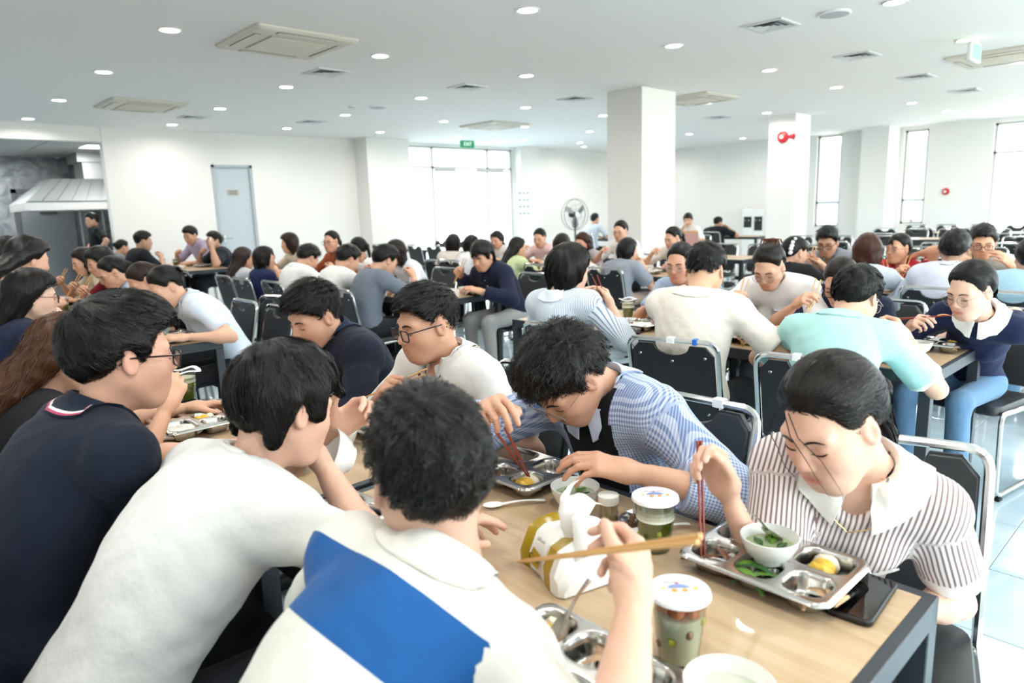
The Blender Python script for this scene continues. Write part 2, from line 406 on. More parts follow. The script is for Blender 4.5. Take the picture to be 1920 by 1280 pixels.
# glass entrance
ge = thing('door_2', 'bright glass entrance with double doors and transom panes', None); struct(ge)
def gbar(x0, x1, z0, z1, n='mullion', m_=ALU): MB().box((x0, WALL_Y+.02, z0), (x1, WALL_Y+.08, z1)).build(n, m_, ge, smooth=False)
for x in (9.32, 10.02, 11.72, 12.5): gbar(x, x+.055, 0, 2.94)
gbar(9.32, 12.56, 2.44, 2.50, 'transom', mat('pale_bar', 'ddd9cf', .5)); gbar(9.32, 12.56, 2.89, 2.94, 'transom')
for x in (10.08, 11.35): MB().box((x, WALL_Y-.03, 2.37), (x+.62 if x < 11 else x+.9, WALL_Y+.02, 2.45), .005).build('door_closer', ALU, ge)
for a, b, c, d in ((9.37, 10.02, .02, 2.44), (10.08, 10.88, .02, 2.42), (10.92, 11.72, .02, 2.42), (11.78, 12.5, .02, 2.44), (9.37, 10.02, 2.5, 2.89), (10.08, 11.72, 2.5, 2.89), (11.78, 12.5, 2.5, 2.89)):
    MB().box((a, WALL_Y+.045, c), (b, WALL_Y+.055, d)).build('pane', PANE, ge, smooth=False)
for x in (10.78, 11.02):
    m = MB(); m.tube([(x, WALL_Y-.02, .75), (x, WALL_Y-.02, 1.75)], .014); m.tube([(x, WALL_Y-.02, .85), (x, WALL_Y+.05, .85)], .01); m.tube([(x, WALL_Y-.02, 1.65), (x, WALL_Y+.05, 1.65)], .01); m.build('pull_handle', CHROME, ge)
# outdoor ground and a neighbouring block seen through the panes
struct(MB().box((-30, -60, -.4), (120, 80, -.3)).build('ground', mat('pale_paving', 'c9c7c0', .8)))
nb = thing('building', 'pale blue-white neighbouring block seen through the narrow window', 'building', (44, 19, -.3))
MB().box((0, -6, 0), (6, 7, 4.6)).build('wall', mat('outside_wall', 'aab8c4', .8), nb, smooth=False)
MB().box((-.5, -6.5, 4.6), (6.5, 7.5, 5.0)).build('roof', mat('outside_roof', '8796a2', .8), nb, smooth=False)
for k in range(4): MB().box((-.05, -5+k*3, 1.4), (.02, -3.2+k*3, 3.1)).build('window', mat('outside_pane', '7f94a6', .2), nb, smooth=False)

# ------------------------------------------------------------------ kitchen beyond the opening
KY, KC = 17.0, 2.78
struct(MB().box((-2.8, KY, 0), (3.5, KY+.2, 3)).build('wall_kitchen_back', STONE, smooth=False))
struct(MB().box((3.5, KY-.02, 0), (7.2, KY+.2, 3)).build('wall_kitchen_side', STONE, smooth=False))
struct(MB().box((6.0, WALL_Y+.2, 0), (6.2, KY, 3)).build('wall_kitchen_right', STONE, smooth=False))
struct(MB().box((-2.8, WALL_Y+.02, KC-.02), (EDGE_X, WALL_Y+.2, CEIL)).build('wall_lintel', WHITE, smooth=False))
kc = MB().box((-2.8, WALL_Y+.2, KC), (6.2, KY+.2, KC+.22)).build('ceiling_kitchen', mat('kitchen_ceiling', 'a5a5a3', .7), smooth=False); struct(kc)
KP = mat('ceiling_panel_grey', 'b4b3b0', .6)
for i in range(8):
    for j in range(5):
        MB().box((.1+i*.62, WALL_Y+.24+j*.62, KC-.012), (.1+i*.62+.6, WALL_Y+.24+j*.62+.6, KC)).build('ceiling_panel', KP, kc, smooth=False)
kd = thing('door_3', 'wide grey metal door in the kitchen back wall', None); struct(kd)
MB().box((2.55, KY-.05, 0), (3.5, KY+.0, 2.08), .004).build('door_leaf', mat('grey_door', '868a8d', .5), kd)
m = MB(); m.box((2.47, KY-.07, 0), (2.55, KY, 2.16)); m.box((2.47, KY-.07, 2.08), (3.5, KY, 2.16)); m.build('door_frame', mat('dark_door_frame', '5e6264', .5), kd, smooth=False)
MB().box((2.9, KY-.065, 1.66), (3.2, KY-.05, 1.74)).build('door_sign', mat('dark_sign', '4b4944', .5), kd)
hd = thing('extractor_hood', 'stainless kitchen extractor canopy with ribbed sloping front', 'extractor hood', (0, 0, 0))
hx0, hx1, hy0, hy1 = 2.33, 4.4, 14.75, 16.4
A = [(hx0, hy0, 1.70), (hx1, hy0, 1.70), (hx1, hy1, 1.70), (hx0, hy1, 1.70)]
B_ = [(x, y, 1.84) for x, y, z in A]
C_ = [(hx0+.52, hy0+.55, 2.27), (hx1, hy0+.55, 2.27), (hx1, hy1-.3, 2.27), (hx0+.52, hy1-.3, 2.27)]
MB().loft([A, B_], caps=False).build('canopy_band', mat('canopy_white', 'c8c8c6', .4, metal=.5), hd, smooth=False)
MB().loft([B_, C_], caps=False).add(C_, [(0, 1, 2, 3)]).build('canopy', mat('canopy_steel', 'b7bdbd', .36, metal=.75), hd, smooth=False)
for k in range(9):
    t0, t1 = k/9., (k+.92)/9.
    f0 = lambda t: np.array([hx0+.03+(hx1-hx0-.03)*t, hy0-.012, 1.85]); f1 = lambda t: np.array([hx0+.54+(hx1-hx0-.54)*t, hy0+.54, 2.27-.003])
    q = [f0(t0), f0(t1), f1(t1), f1(t0)]; n_ = np.array([0, -.6, .78])*.012
    MB().loft([q, [p+n_ for p in q]], caps=True).build('canopy_panel', mat('canopy_panel_steel', 'c3c8c8', .35, metal=.7), hd, smooth=False)
MB().box((3.45, 15.5, 2.27), (4.3, 16.2, 2.66)).build('duct', STEELB, hd, smooth=False)
MB().box((3.36, 15.42, 2.6), (4.4, 16.28, KC-.013)).build('duct_collar', STEELB, hd, smooth=False)
ct = thing('kitchen_counter', 'stainless kitchen counter under the extractor canopy', 'counter')
MB().box((3.3, 15.3, .84), (5.5, 16.3, .9), .006).build('worktop', STEELB, ct)
MB().box((3.35, 15.36, .15), (5.45, 16.25, .84)).build('cabinet_body', mat('counter_steel', '9ea2a1', .45, metal=.6), ct, smooth=False)
for x in (3.4, 5.4): MB().tube([(x, 15.4, 0), (x, 15.4, .15)], .02).build('leg', STEELB, ct)
for x in (3.45, 3.85, 4.3): MB().tube([(x, 16.2, .9), (x, 16.2, 1.72)], .025).build('post', STEELB, ct)
sv = thing('wall_shelf', 'grey pass-through shelf with dark box below canopy', 'shelf')
MB().box((4.05, 16.55, 1.2), (5.3, 16.95, 1.23)).build('shelf_board', STEELB, sv, smooth=False)
MB().box((4.05, 16.55, 1.5), (5.3, 16.95, 1.53)).build('shelf_board', STEELB, sv, smooth=False)
for k in range(3):
    tag(MB().lathe([(0, 0), (.07, 0), (.09, .12), (.085, .12), (.06, .01)], 14, (3.62+.25*k, 15.75, .9)).build('pot', STEELB), ['left', 'middle', 'right'][k]+'most steel pot on the kitchen counter', 'pot', 'steel pots on the counter')
tag(MB().lathe([(0, 0), (.16, 0), (.17, .5), (.175, .5), (.175, .53), (0, .53)], 20, (3.05, 13.9, 0)).build('bucket', mat('teal_plastic', '2f8f7a', .4)), 'teal plastic bin behind the standing man in black', 'bin')
cc = thing('security_camera', 'small dome security camera in the kitchen corner', 'camera', tuple(atY(107, 294, KY-.15)))
MB().lathe([(0, .05), (.05, .05), (.05, 0), (.03, -.03), (0, -.04)], 14).build('dome', PLWHITE, cc)

# ------------------------------------------------------------------ ceiling fixtures
LAMPS = [(2.19, 6.36), (2.2, 8.46), (2.21, 10.63), (2.2, 12.67), (4.13, 6.2), (4.13, 8.27), (4.13, 10.35), (4.14, 12.41), (4.18, 4.16), (6.1, 6.12), (6.01, 8.09), (5.97, 10.05), (5.95, 12.03),
 (7.92, 7.98), (7.83, 9.92), (7.73, 11.77), (6.24, 4.18), (8.34, 4.23), (10.41, 4.28), (9.77, 7.96), (11.52, 9.74), (13.22, 11.49), (9.68, 9.79), (9.6, 11.69), (11.47, 11.63), (10.12, 6.15), (12.17, 6.2), (6.43, 2.21), (8.55, 2.24),
 (2.2, 4.2), (2.2, 2.15), (4.2, 2.15), (2.2, .1), (4.2, .1), (.2, 4.2), (.2, 2.15), (.2, .1), (.2, 6.3), (.2, 8.4), (6.3, .1), (8.5, .1), (10.5, 2.2), (10.5, .1), (14.1, 9.0), (15.2, 4.2), (15.2, 7.0), (15.2, 11.2), (12.9, 2.2), (-1.6, 1.2), (-1.6, 3.4), (.2, -1.6), (4.2, -1.6), (8.4, -1.6), (13, -.6), (16.3, 8.9), (16.5, 11.6), (13.3, 4.2), (16.4, 2.4), (14.2, 12.2)]  # lamps extended for even light; trailing ones added to brighten the far wall
lm_trim = MB().lathe([(.074, -.002), (.098, -.002), (.1, -.01), (.092, -.014), (.076, -.01)], 28).mesh('trim', PLWHITE)
lm_dif = MB().lathe([(0, -.004), (.076, -.006), (.076, .0), (0, .0)], 28).mesh('diffuser', mat('lamp_glow', 'fffdf6', .5, emit=26.))
ldat = bpy.data.lights.new('downlight', 'AREA'); ldat.shape = 'DISK'; ldat.size = .15; ldat.energy = LAMP_W; ldat.color = (1, .965, .91); ldat.spread = math.radians(165)
def ordi(k): return ['first', 'second', 'third', 'fourth', 'fifth', 'sixth', 'seventh', 'eighth', 'ninth', 'tenth', 'eleventh', 'twelfth', 'thirteenth', 'fourteenth', 'fifteenth'][k]
lines = {}
for x, y in LAMPS: lines.setdefault(round((x-.2)/2.0), []).append((x, y))
for li, key in enumerate(sorted(lines)):
    for k, (x, y) in enumerate(sorted(lines[key], key=lambda q: -q[1])):
        o = thing('ceiling_light', 'round ceiling downlight, %s from the back wall in the %s line from left' % (ordi(k), ordi(li)), 'downlight', (x, y, CEIL), group='round ceiling downlights')
        link('trim', lm_trim, o); link('diffuser', lm_dif, o)
        lo = link('downlight_lamp', ldat, o, (0, 0, -.02))
# ceiling cassettes
ACM = mat('cassette_cream', 'd8d2c4', .5); ACG = mat('cassette_grille', 'b3a996', .6); ACD = mat('cassette_slot', '4f4a42', .7)
def cassette(p, label, s=.47):
    o = thing('air_conditioner', label, 'air conditioner', (p[0], p[1], CEIL-.002))
    q = round_rect(2*s, 2*s, .03, 3); q2 = round_rect(2*s-.06, 2*s-.06, .03, 3)
    MB().loft([[(a, b, 0) for a, b in q], [(a, b, -.018) for a, b in q], [(a, b, -.035) for a, b in q2]], caps=True).build('panel', ACM, o, smooth=False)
    for a in range(4):
        c, s_ = math.cos(a*PI/2), math.sin(a*PI/2)
        def rr(x, y): return (c*x-s_*y, s_*x+c*y)
        pts = [rr(-.27, .355), rr(.27, .355), rr(.27, .415), rr(-.27, .415)]
        m = MB(); m.prism(pts, -.038, -.034); m.build('louvre_slot', ACD, o, smooth=False)
        pts = [rr(-.265, .362), rr(.265, .362), rr(.265, .409), rr(-.265, .409)]
        m = MB(); m.prism(pts, -.042, -.037); m.build('louvre', ACM, o, smooth=False)
    gr = MB().box((-.27, -.27, -.041), (.27, .27, -.034)).build('grille', ACG, o, smooth=False)
    for k in range(18):
        y = -.255+k*.03; MB().box((-.26, y, -.046), (.26, y+.016, -.04)).build('slat', ACM, gr, smooth=False)
    return o
for px, lab in (((537, 78), 'large cream ceiling air conditioner nearest the camera on the left'), ((265, 196), 'cream ceiling air conditioner nearer the kitchen opening'), ((927, 234), 'ceiling air conditioner near the green exit sign by the entrance'), ((1306, 184), 'ceiling air conditioner just beyond the large white pillar'), ((1880, 104), 'ceiling air conditioner with slatted grille beside the hanging green sign at far right')):
    cassette(at(*px, CEIL), lab)
VENTM = mat('vent_white', 'd9dadb', .5); VENTD = mat('vent_dark', '6f7276', .7)
def vent(p, label):
    o = thing('ceiling_vent', label, 'vent', (p[0], p[1], CEIL), group='square ceiling vents')
    q = [(-.19, -.19), (.19, -.19), (.19, .19), (-.19, .19)]; i_ = [(a*.82, b*.82) for a, b in q]
    m = MB(); m.loft([[(a, b, 0) for a, b in q], [(a, b, -.012) for a, b in q], [(a, b, -.012) for a, b in i_], [(a, b, 0) for a, b in i_]]); m.build('frame', VENTM, o, smooth=False)
    MB().box((-.16, -.16, -.003), (.16, .16, -.001)).build('backing', VENTD, o, smooth=False)
    for k in range(3):
        r0, r1 = .15-.05*k, .118-.05*k
        m = MB(); m.loft([[(a*r0/.19, b*r0/.19, -.014) for a, b in q], [(a*r1/.19, b*r1/.19, -.004) for a, b in q]]); m.build('louvre', VENTM, o, smooth=False)
for k, (px, lab) in enumerate([((612, 135), 'beside the nearest cream air conditioner'), ((877, 163), 'left of the large white pillar, nearer the camera'), ((1445, 47), 'nearest the camera at upper right'), ((1607, 104), 'between upper right vent and the hanging sign'), ((1078, 185), 'just left of the large white pillar'), ((1718, 144), 'below the hanging green sign'), ((363, 219), 'beyond the kitchen-side air conditioner'), ((584, 228), 'above the back wall left of the pilaster'), ((1810, 170), 'farthest right near the bright windows'), ((1345, 220), 'between the two white pillars')]):
    vent(at(*px, CEIL), 'small square ceiling air vent '+lab)
for px, lab, r in (((1565, 24), 'round grey ceiling speaker disc at upper right', .13), ((709, 200), 'round ceiling speaker disc left of the entrance', .13), ((660, 199), 'small smoke detector beside the ceiling disc', .06)):
    p = at(*px, CEIL); o = thing('ceiling_disc', lab, 'ceiling disc', (p[0], p[1], CEIL))
    MB().lathe([(r, 0), (r*1.02, -.012), (r*.9, -.018)], 28).build('rim', PLWHITE, o)
    MB().lathe([(r*.9, -.016), (r*.5, -.02), (0, -.022)], 28).build('cover', mat('disc_grey', 'b6babc', .6), o)
# exit signs
GREEN = mat('exit_green', '1f8a55', .4, emit=.5); SIGNW = mat('sign_white', 'eaf3ec', .5, emit=.8)
p = atY(876, 270, 12.4)
ex = thing('exit_sign', 'green exit sign hanging in front of the glass entrance', 'exit sign', (p[0], p[1], p[2]))
MB().box((-.2, -.02, -.085), (.2, .02, .07), .008).build('sign_body', GREEN, ex)
text_mesh('EXIT', .11, SIGNW, 'lettering', ex, Matrix.Translation((0, -.022, -.005)) @ Matrix.Rotation(PI/2, 4, 'X'))
for x in (-.15, .15): MB().tube([(x, 0, .07), (x, 0, CEIL-p[2])], .005, 6).build('hanger', ALU, ex)
p = at(1827, 98, 2.86)
ex = thing('exit_sign', 'white-edged hanging sign with green face at far right', 'exit sign', (p[0], p[1], p[2]), math.radians(1))
MB().box((-.19, -.02, -.09), (.19, .02, .09), .008).build('sign_body', PLWHITE, ex)
for s in (-1, 1): MB().box((-.16, s*.021-.001, -.07), (.16, s*.021+.001, .07)).build('sign_face', mat('pale_green_face', '8fc7a6', .4, emit=.4), ex)
for x in (-.13, .13): MB().tube([(x, 0, .09), (x, 0, CEIL-p[2])], .004, 6).build('hanger', ALU, ex)
# alarms, wall sheet, emergency lamp
RED = mat('alarm_red', 'c2202b', .4)
p = atX(1468, 257, 12.72)
al = thing('alarm_bell', 'red round fire alarm bell with side lamp on the pillar', 'alarm', (p[0], p[1], p[2]))
MB().lathe([(0, .06), (.05, .058), (.10, .03), (.105, 0), (0, 0)], 24).xf(Matrix.Rotation(-PI/2, 4, 'Y')).build('bell', RED, al)
MB().lathe([(0, .067), (.035, .067), (.035, .06), (0, .06)], 16).xf(Matrix.Rotation(-PI/2, 4, 'Y')).build('bell_badge', PLWHITE, al)
MB().lathe([(0, .05), (.045, .04), (.05, 0), (0, 0)], 16).xf(Matrix.Translation((0, -.19, 0)) @ Matrix.Rotation(-PI/2, 4, 'Y')).build('side_lamp', RED, al)
MB().box((-.02, -.16, -.02), (0, -.05, .02)).build('conduit', RED, al)
p = atX(1773, 359, WALL_X)
al = thing('alarm_button', 'small round red alarm push button on the bright right wall', 'alarm', (p[0], p[1], p[2]))
MB().lathe([(0, .05), (.06, .04), (.075, 0), (0, 0)], 20).xf(Matrix.Rotation(-PI/2, 4, 'Y')).build('housing', RED, al)
MB().lathe([(0, .06), (.03, .055), (.03, .04), (0, .04)], 16).xf(Matrix.Rotation(-PI/2, 4, 'Y')).build('button', PLWHITE, al)
p = atY(982, 381, 12.95)
sh = thing('wall_plaque', 'grid of small dark switch plates on the wall beside the entrance', 'switch panel', (p[0], p[1], p[2]))
MB().box((-.24, -.008, -.33), (.24, 0, .33)).build('backing', PLWHITE, sh)
for i in range(3):
    for j in range(4): MB().box((-.18+.14*i, -.016, -.27+.17*j), (-.10+.14*i, -.008, -.24+.17*j), .003).build('switch', mat('switch_grey', '8f9490', .5), sh)
p = atY(1031, 272, WALL_Y)
el = thing('emergency_light', 'white twin-head emergency light high on the back wall', 'emergency light', (p[0], p[1], p[2]))
MB().box((-.16, -.06, -.12), (.16, 0, .05), .01).build('housing', mat('pale_grey_plastic', 'cfd0cf', .5), el)
for s in (-1, 1): MB().lathe([(0, .06), (.055, .05), (.05, 0), (0, 0)], 16).xf(Matrix.Translation((s*.1, -.06, .07)) @ Matrix.Rotation(PI/2, 4, 'X')).build('lamp_head', mat('lamp_grey', '9b9d9d', .4), el)
# flat panel lamps added to brighten the kitchen, which was too dark
for k, (x, y) in enumerate(((1.65, 14.8), (3.5, 14.2), (1.65, 16.2))):
    o = thing('ceiling_light', 'added square flat fill lamp brightening the grey kitchen, %s one' % ('nearer', 'right', 'farther')[k], 'fill light', (x, y, KC-.012))
    MB().box((-.29, -.29, -.008), (.29, .29, -.001)).build('diffuser', mat('fill_glow', 'fdfdfb', .5, emit=3.), o, smooth=False)
    l2 = bpy.data.lights.new('fill_lamp', 'AREA'); l2.size = .5; l2.energy = 38; link('fill_lamp', l2, o, (0, 0, -.03))
# big standing fan
p = atY(1078, 402, 12.3)
fan = thing('standing_fan', 'large round industrial standing fan with wire cage', 'fan', (p[0], p[1], 0), math.radians(-10))
zf, R0 = p[2], .40
MB().lathe([(0, 0), (.28, 0), (.28, .03), (.05, .06), (0, .06)], 28).build('base', DARK, fan)
MB().tube([(0, 0, .05), (0, 0, zf-.1)], .022).build('pole', DARK, fan)
m = MB(); m.lathe([(0, -.12), (.07, -.11), (.085, 0), (.06, .06), (0, .07)], 20); m.xf(Matrix.Translation((0, .08, zf)) @ Matrix.Rotation(PI/2, 4, 'X')); m.build('motor', DARK, fan)
WIRE = mat('fan_wire', '4c4e50', .4, metal=.6)
cg = MB()
for rr, y in ((R0, -.06), (R0, .06), (R0*.66, -.09), (R0*.35, -.1)):
    cg.tube([(rr*math.cos(t), y, zf+rr*math.sin(t)) for t in np.linspace(0, 2*PI, 40)[:-1]], .006 if rr == R0 else .0025, 5, closed=True)
for k in range(28):
    t = 2*PI*k/28; cg.tube([(.05*math.cos(t), -.105, zf+.05*math.sin(t)), (R0*.6*math.cos(t), -.095, zf+R0*.6*math.sin(t)), (R0*math.cos(t), -.05, zf+R0*math.sin(t)), (R0*math.cos(t), .06, zf+R0*math.sin(t)), (.08*math.cos(t), .1, zf+.08*math.sin(t))], .002, 4)
cg.build('cage', WIRE, fan)
MB().lathe([(0, .02), (.06, .015), (.07, 0), (0, 0)], 20).xf(Matrix.Translation((0, -.1, zf)) @ Matrix.Rotation(PI/2, 4, 'X')).build('hub_badge', PLWHITE, fan)
for k in range(3):
    a = 2*PI*k/3+.4; m = MB(); u = np.array([math.cos(a), 0, math.sin(a)]); v = np.array([-math.sin(a), 0, math.cos(a)])
    P = [u*.05+v*.02+[0, -.03, zf], u*.2+v*.1+[0, -.04, zf], u*.33+v*.12+[0, -.02, zf], u*.34-v*.02+[0, .03, zf], u*.2-v*.06+[0, .02, zf], u*.05-v*.03+[0, .02, zf]]
    m.loft([P, [q+np.array([0, .006, 0]) for q in P]], caps=True); m.build('blade', mat('fan_blade', '8b8f90', .4), fan)
# water dispensers by the far wall
for k, (px, lab) in enumerate((((1408, 408), 'white water dispenser with black tap recess, left one of the pair'), ((1428, 408), 'white water dispenser with taller black recess, right one of the pair'))):
    q = atX(*px, 16.9)
    o = thing('water_dispenser', lab, 'water dispenser', (17.3, q[1]*17.3/16.9, 0), PI)
    MB().box((-.17, -.15, 0), (.17, .15, 1.28), .02).build('body', PLWHITE, o)
    MB().box((.165, -.11, .72 if k else .8), (.176, .11, 1.08), .004).build('recess', DARK, o)
    for s in (-1, 1): MB().tube([(.17, s*.05, 1.0), (.2, s*.05, 1.0), (.2, s*.05, .97)], .012).build('tap', CHROME, o)
# ------------------------------------------------------------------ tables
TW, TL, TH = .74, 1.2, .75
def table_meshes():
    b, t = .022, .045
    top = MB().box((-TW/2+b, -TL/2+b, TH-.02), (TW/2-b, TL/2-b, TH-.0006)).mesh('table_top', WOOD, False)
    railY = MB().box((-b/2, -TL/2, -.05), (b/2, TL/2, 0), .0015).mesh('rail', FRAME, False)
    railX = MB().box((-TW/2, -b/2, -.05), (TW/2, b/2, 0), .0015).mesh('rail', FRAME, False)
    leg = MB().box((-t/2, -t/2, 0), (t/2, t/2, TH-.05), .002).mesh('leg', FRAME, False)
    foot = MB().box((-TW/2, -t/2, .012), (TW/2, t/2, .05), .002).mesh('foot_bar', FRAME, False)
    pad = MB().lathe([(.016, 0), (.016, .012)], 10, caps=True).mesh('foot_pad', RUBBER)
    return top, railY, railX, leg, foot, pad
T_TOP, T_RY, T_RX, T_LEG, T_FOOT, T_PAD = table_meshes()
def table(xn, y0, label, group=None):
    o = thing('dining_table', label, 'table', (xn+TW/2, y0+TL/2, 0), group=group)
    link('table_top', T_TOP, o)
    for s in (-1, 1):
        link('rail', T_RY, o, (s*(TW/2-.011), 0, TH)); link('rail', T_RX, o, (0, s*(TL/2-.011), TH-.0002))
        link('foot_bar', T_FOOT, o, (0, s*(TL/2-.0225), 0))
        for q in (-1, 1):
            link('leg', T_LEG, o, (s*(TW/2-.0225), q*(TL/2-.0225), 0)); link('foot_pad', T_PAD, o, (s*(TW/2-.03), q*(TL/2-.0225), 0))
    return o
TABLES = {}
def tb(key, xn, y0, label): TABLES[key] = (xn, y0); return table(xn, y0, label)
tb('A1', .565, .31, 'wood-topped dining table in the right foreground with tissue pack and trays')
tb('A2', .565, 1.535, 'wood-topped dining table beyond the foreground one, before the man in white polo')
tb('B1', 3.04, .815, 'wood-topped table between the man in mint polo and the woman with white lace collar')
tb('B2', 3.04, 2.04, 'wood-topped table before the woman in striped shirt with bob hair')
for k, n in enumerate(('nearest', 'middle', 'farthest')):
    tb('P%d' % k, .77, 4.10+1.22*k, 'wood-topped table at left, %s of the row before the woman in pale blue shirt' % n)
    tb('Q%d' % k, 3.27, 4.40+1.22*k, 'wood-topped table, %s of the row starting before the man in dark navy shirt' % n)
    tb('S%d' % k, 5.75, 3.95+1.22*k, 'wood-topped table, %s of the row where the woman in lime green eats' % n)
tb('C1', 5.5, .55, 'wood-topped table before the man in pale lavender shirt')
tb('C2', 5.5, 1.77, 'wood-topped table before the man in grey shirt with dark glasses')
tb('R1', 3.27, 10.15, 'far wood-topped table where a man holds a phone')
tb('R2', 3.27, 11.37, 'far wood-topped table nearest the pale blue door')
EMPT = []
for nm, x, ys in (('first', 7.95, (.5, 1.72, 2.94, 4.3)), ('second', 10.4, (.6, 1.82, 3.04, 4.26)), ('third', 12.9, (.9, 2.12, 3.34)), ('fourth', 15.2, (1.6, 2.82, 4.04))):
    for k, y in enumerate(ys):
        tb('E%s%d' % (nm, k), x, y, 'empty wood-topped table, %s from the right in the %s unoccupied row' % (ordi(k), nm)); EMPT.append((nm, k, x, y))
tb('F1', 10.4, 6.85, 'wood-topped table before the man covering his mouth')
tb('F2', 13.4, 6.95, 'wood-topped table before the man in black seen from behind')
tb('F3', 12.2, 9.1, 'wood-topped table by the standing fan')
tb('G1', 7.95, 9.7, 'empty wood-topped table before the glass entrance, nearer one')
tb('G2', 7.95, 10.92, 'empty wood-topped table before the glass entrance, by the white pilaster')

# ------------------------------------------------------------------ chairs
def chair_meshes():
    tub = .0115
    bf = [(-.25, .205, .02), (-.18, .205, .45), (-.275, .205, .87), (-.275, -.205, .87), (-.18, -.205, .45), (-.25, -.205, .02)]
    P = fillet(bf[:2]+[(-.275, .205, .87)]+[(-.275, -.205, .87)]+bf[4:], .055, 5)
    back = MB().tube(P, tub, 8).mesh('back_frame', CHROME)
    sides = []
    for s in (1, -1):
        y = .205*s
        sides.append(MB().tube(fillet([(-.18, y, .425), (.17, y, .435), (.185, y, .40), (.165, y, .028), (-.24, y, .028)], .05, 5), tub, 8).mesh('leg', CHROME))
    q = round_rect(.385, .39, .05, 4)
    def ring(sc, z): return [(a*sc, b*sc, z) for a, b in q]
    seat = MB().loft([ring(.95, .42), ring(1, .428), ring(1, .455), ring(.97, .468), ring(.8, .474), ring(.01, .476)], caps=False)
    seat.add(ring(.95, .42), [tuple(range(len(q)-1, -1, -1))]); seat = seat.mesh('seat', VINYL)
    xb = MB().tube([(-.15, -.2, .43), (-.15, .2, .43)], .009, 6).tube([(.13, -.2, .425), (.13, .2, .425)], .009, 6).mesh('cross_bar', CHROME)
    # back panel with the smile-shaped hand notch
    L_, z0, z1 = .187, .50, .85
    poly = [(-L_, z0+.03), (-L_+.03, z0), (L_-.03, z0), (L_, z0+.03), (L_, z1-.04), (L_-.035, z1)]
    poly += [(.085*math.cos(t), z1-.048*math.sin(t)**1.0) for t in np.linspace(0, PI, 11)]
    poly += [(-L_+.035, z1), (-L_, z1-.04)]
    def bx(z): return -.18-(z-.45)*(.095/.42)
    def pl(off, sc=1.): return [(bx(z)+off, y*sc, z0+(z-z0)*sc+(1-sc)*.17) for y, z in poly]
    pb = MB().loft([pl(-.010), pl(.006), pl(.014, .97)], caps=False)
    n = len(poly)
    cen = (0, .66)
    for off, sc, rev in ((-.010, 1., True), (.014, .97, False)):
        r = pl(off, sc); bot = [(i) for i in range(n)]
        low = z0+.17
        # fan split left / right of the notch keeps the cap clean
        V = r+[(bx(.66)+off, 0, .66)]
        F = [((i+1) % n, i, n) if rev else (i, (i+1) % n, n) for i in range(n)]
        pb.add(V, F)
    backp = pb.mesh('backrest', VINYL)
    riv = MB().lathe([(0, .004), (.006, .003), (.008, 0), (0, 0)], 8).xf(Matrix.Rotation(-PI/2, 4, 'Y')).mesh('rivet', CHROME)
    foot = MB().box((-.018, -.013, 0), (.018, .013, .018), .004).mesh('rubber_foot', RUBBER)
    return back, sides, seat, xb, backp, riv, foot, bx
CH_BACK, CH_SIDES, CH_SEAT, CH_X, CH_PANEL, CH_RIV, CH_FOOT, CH_BX = chair_meshes()
def chair(x, y, yaw, label, group=None, detail=True):
    o = thing('dining_chair', label, 'chair', (x, y, 0), math.radians(yaw), group)
    link('back_frame', CH_BACK, o); link('seat', CH_SEAT, o); link('backrest', CH_PANEL, o)
    for s in CH_SIDES: link('leg', s, o)
    if detail:
        link('cross_bar', CH_X, o)
        for a, b in ((-.15, .80), (.15, .80), (0, .775), (-.15, .54), (.15, .54)): link('rivet', CH_RIV, o, (CH_BX(b)-.0105, a, b))
        for a in (-.2, .13):
            for s in (-.205, .205): link('rubber_foot', CH_FOOT, o, (a, s, 0))
    return o
for nm, k, x, y in EMPT:
    for j in (0, 1):
        for side, sx in (('near', -1), ('window', 1)):
            if RNG.random() < .08: continue
            chair(x+TW/2+sx*(TW/2+.12+.08*RNG.random()), y+.31+.6*j+.05*(RNG.random()-.5), (0 if sx < 0 else 180)+RNG.normal(0, 6),
                  'empty black chair, %s place, %s side, %s table from right, %s unoccupied row' % (ordi(j), side, ordi(k), nm), 'empty chairs in the unoccupied rows', detail=x < 11)
for nm, y in (('nearer', 9.7), ('pilaster-side', 10.92)):
    for j in (0, 1):
        for side, sx in (('near', -1), ('far', 1)):
            chair(7.95+TW/2+sx*(TW/2+.15), y+.31+.58*j, 0 if sx < 0 else 180, 'empty black chair, %s place, %s side of %s table by glass entrance' % (ordi(j), side, nm), 'empty chairs by the entrance', False)
EX = [(2.02, 4.78, 205, 'empty black chair facing left in the aisle beside the woman in pale blue shirt'), (2.62, 8.15, 8, 'empty black chair in the aisle left of the woman with long brown ponytail hair'),
      (3.9+.45, 8.35, 190, 'empty black chair at the end of the row beside the woman in rust orange scarf'), (2.72, 10.4, 5, 'empty black chair before the far table left of the man in black with short hair')]
for x, y, a, lab in EX: chair(x, y, a, lab, 'empty aisle chairs')
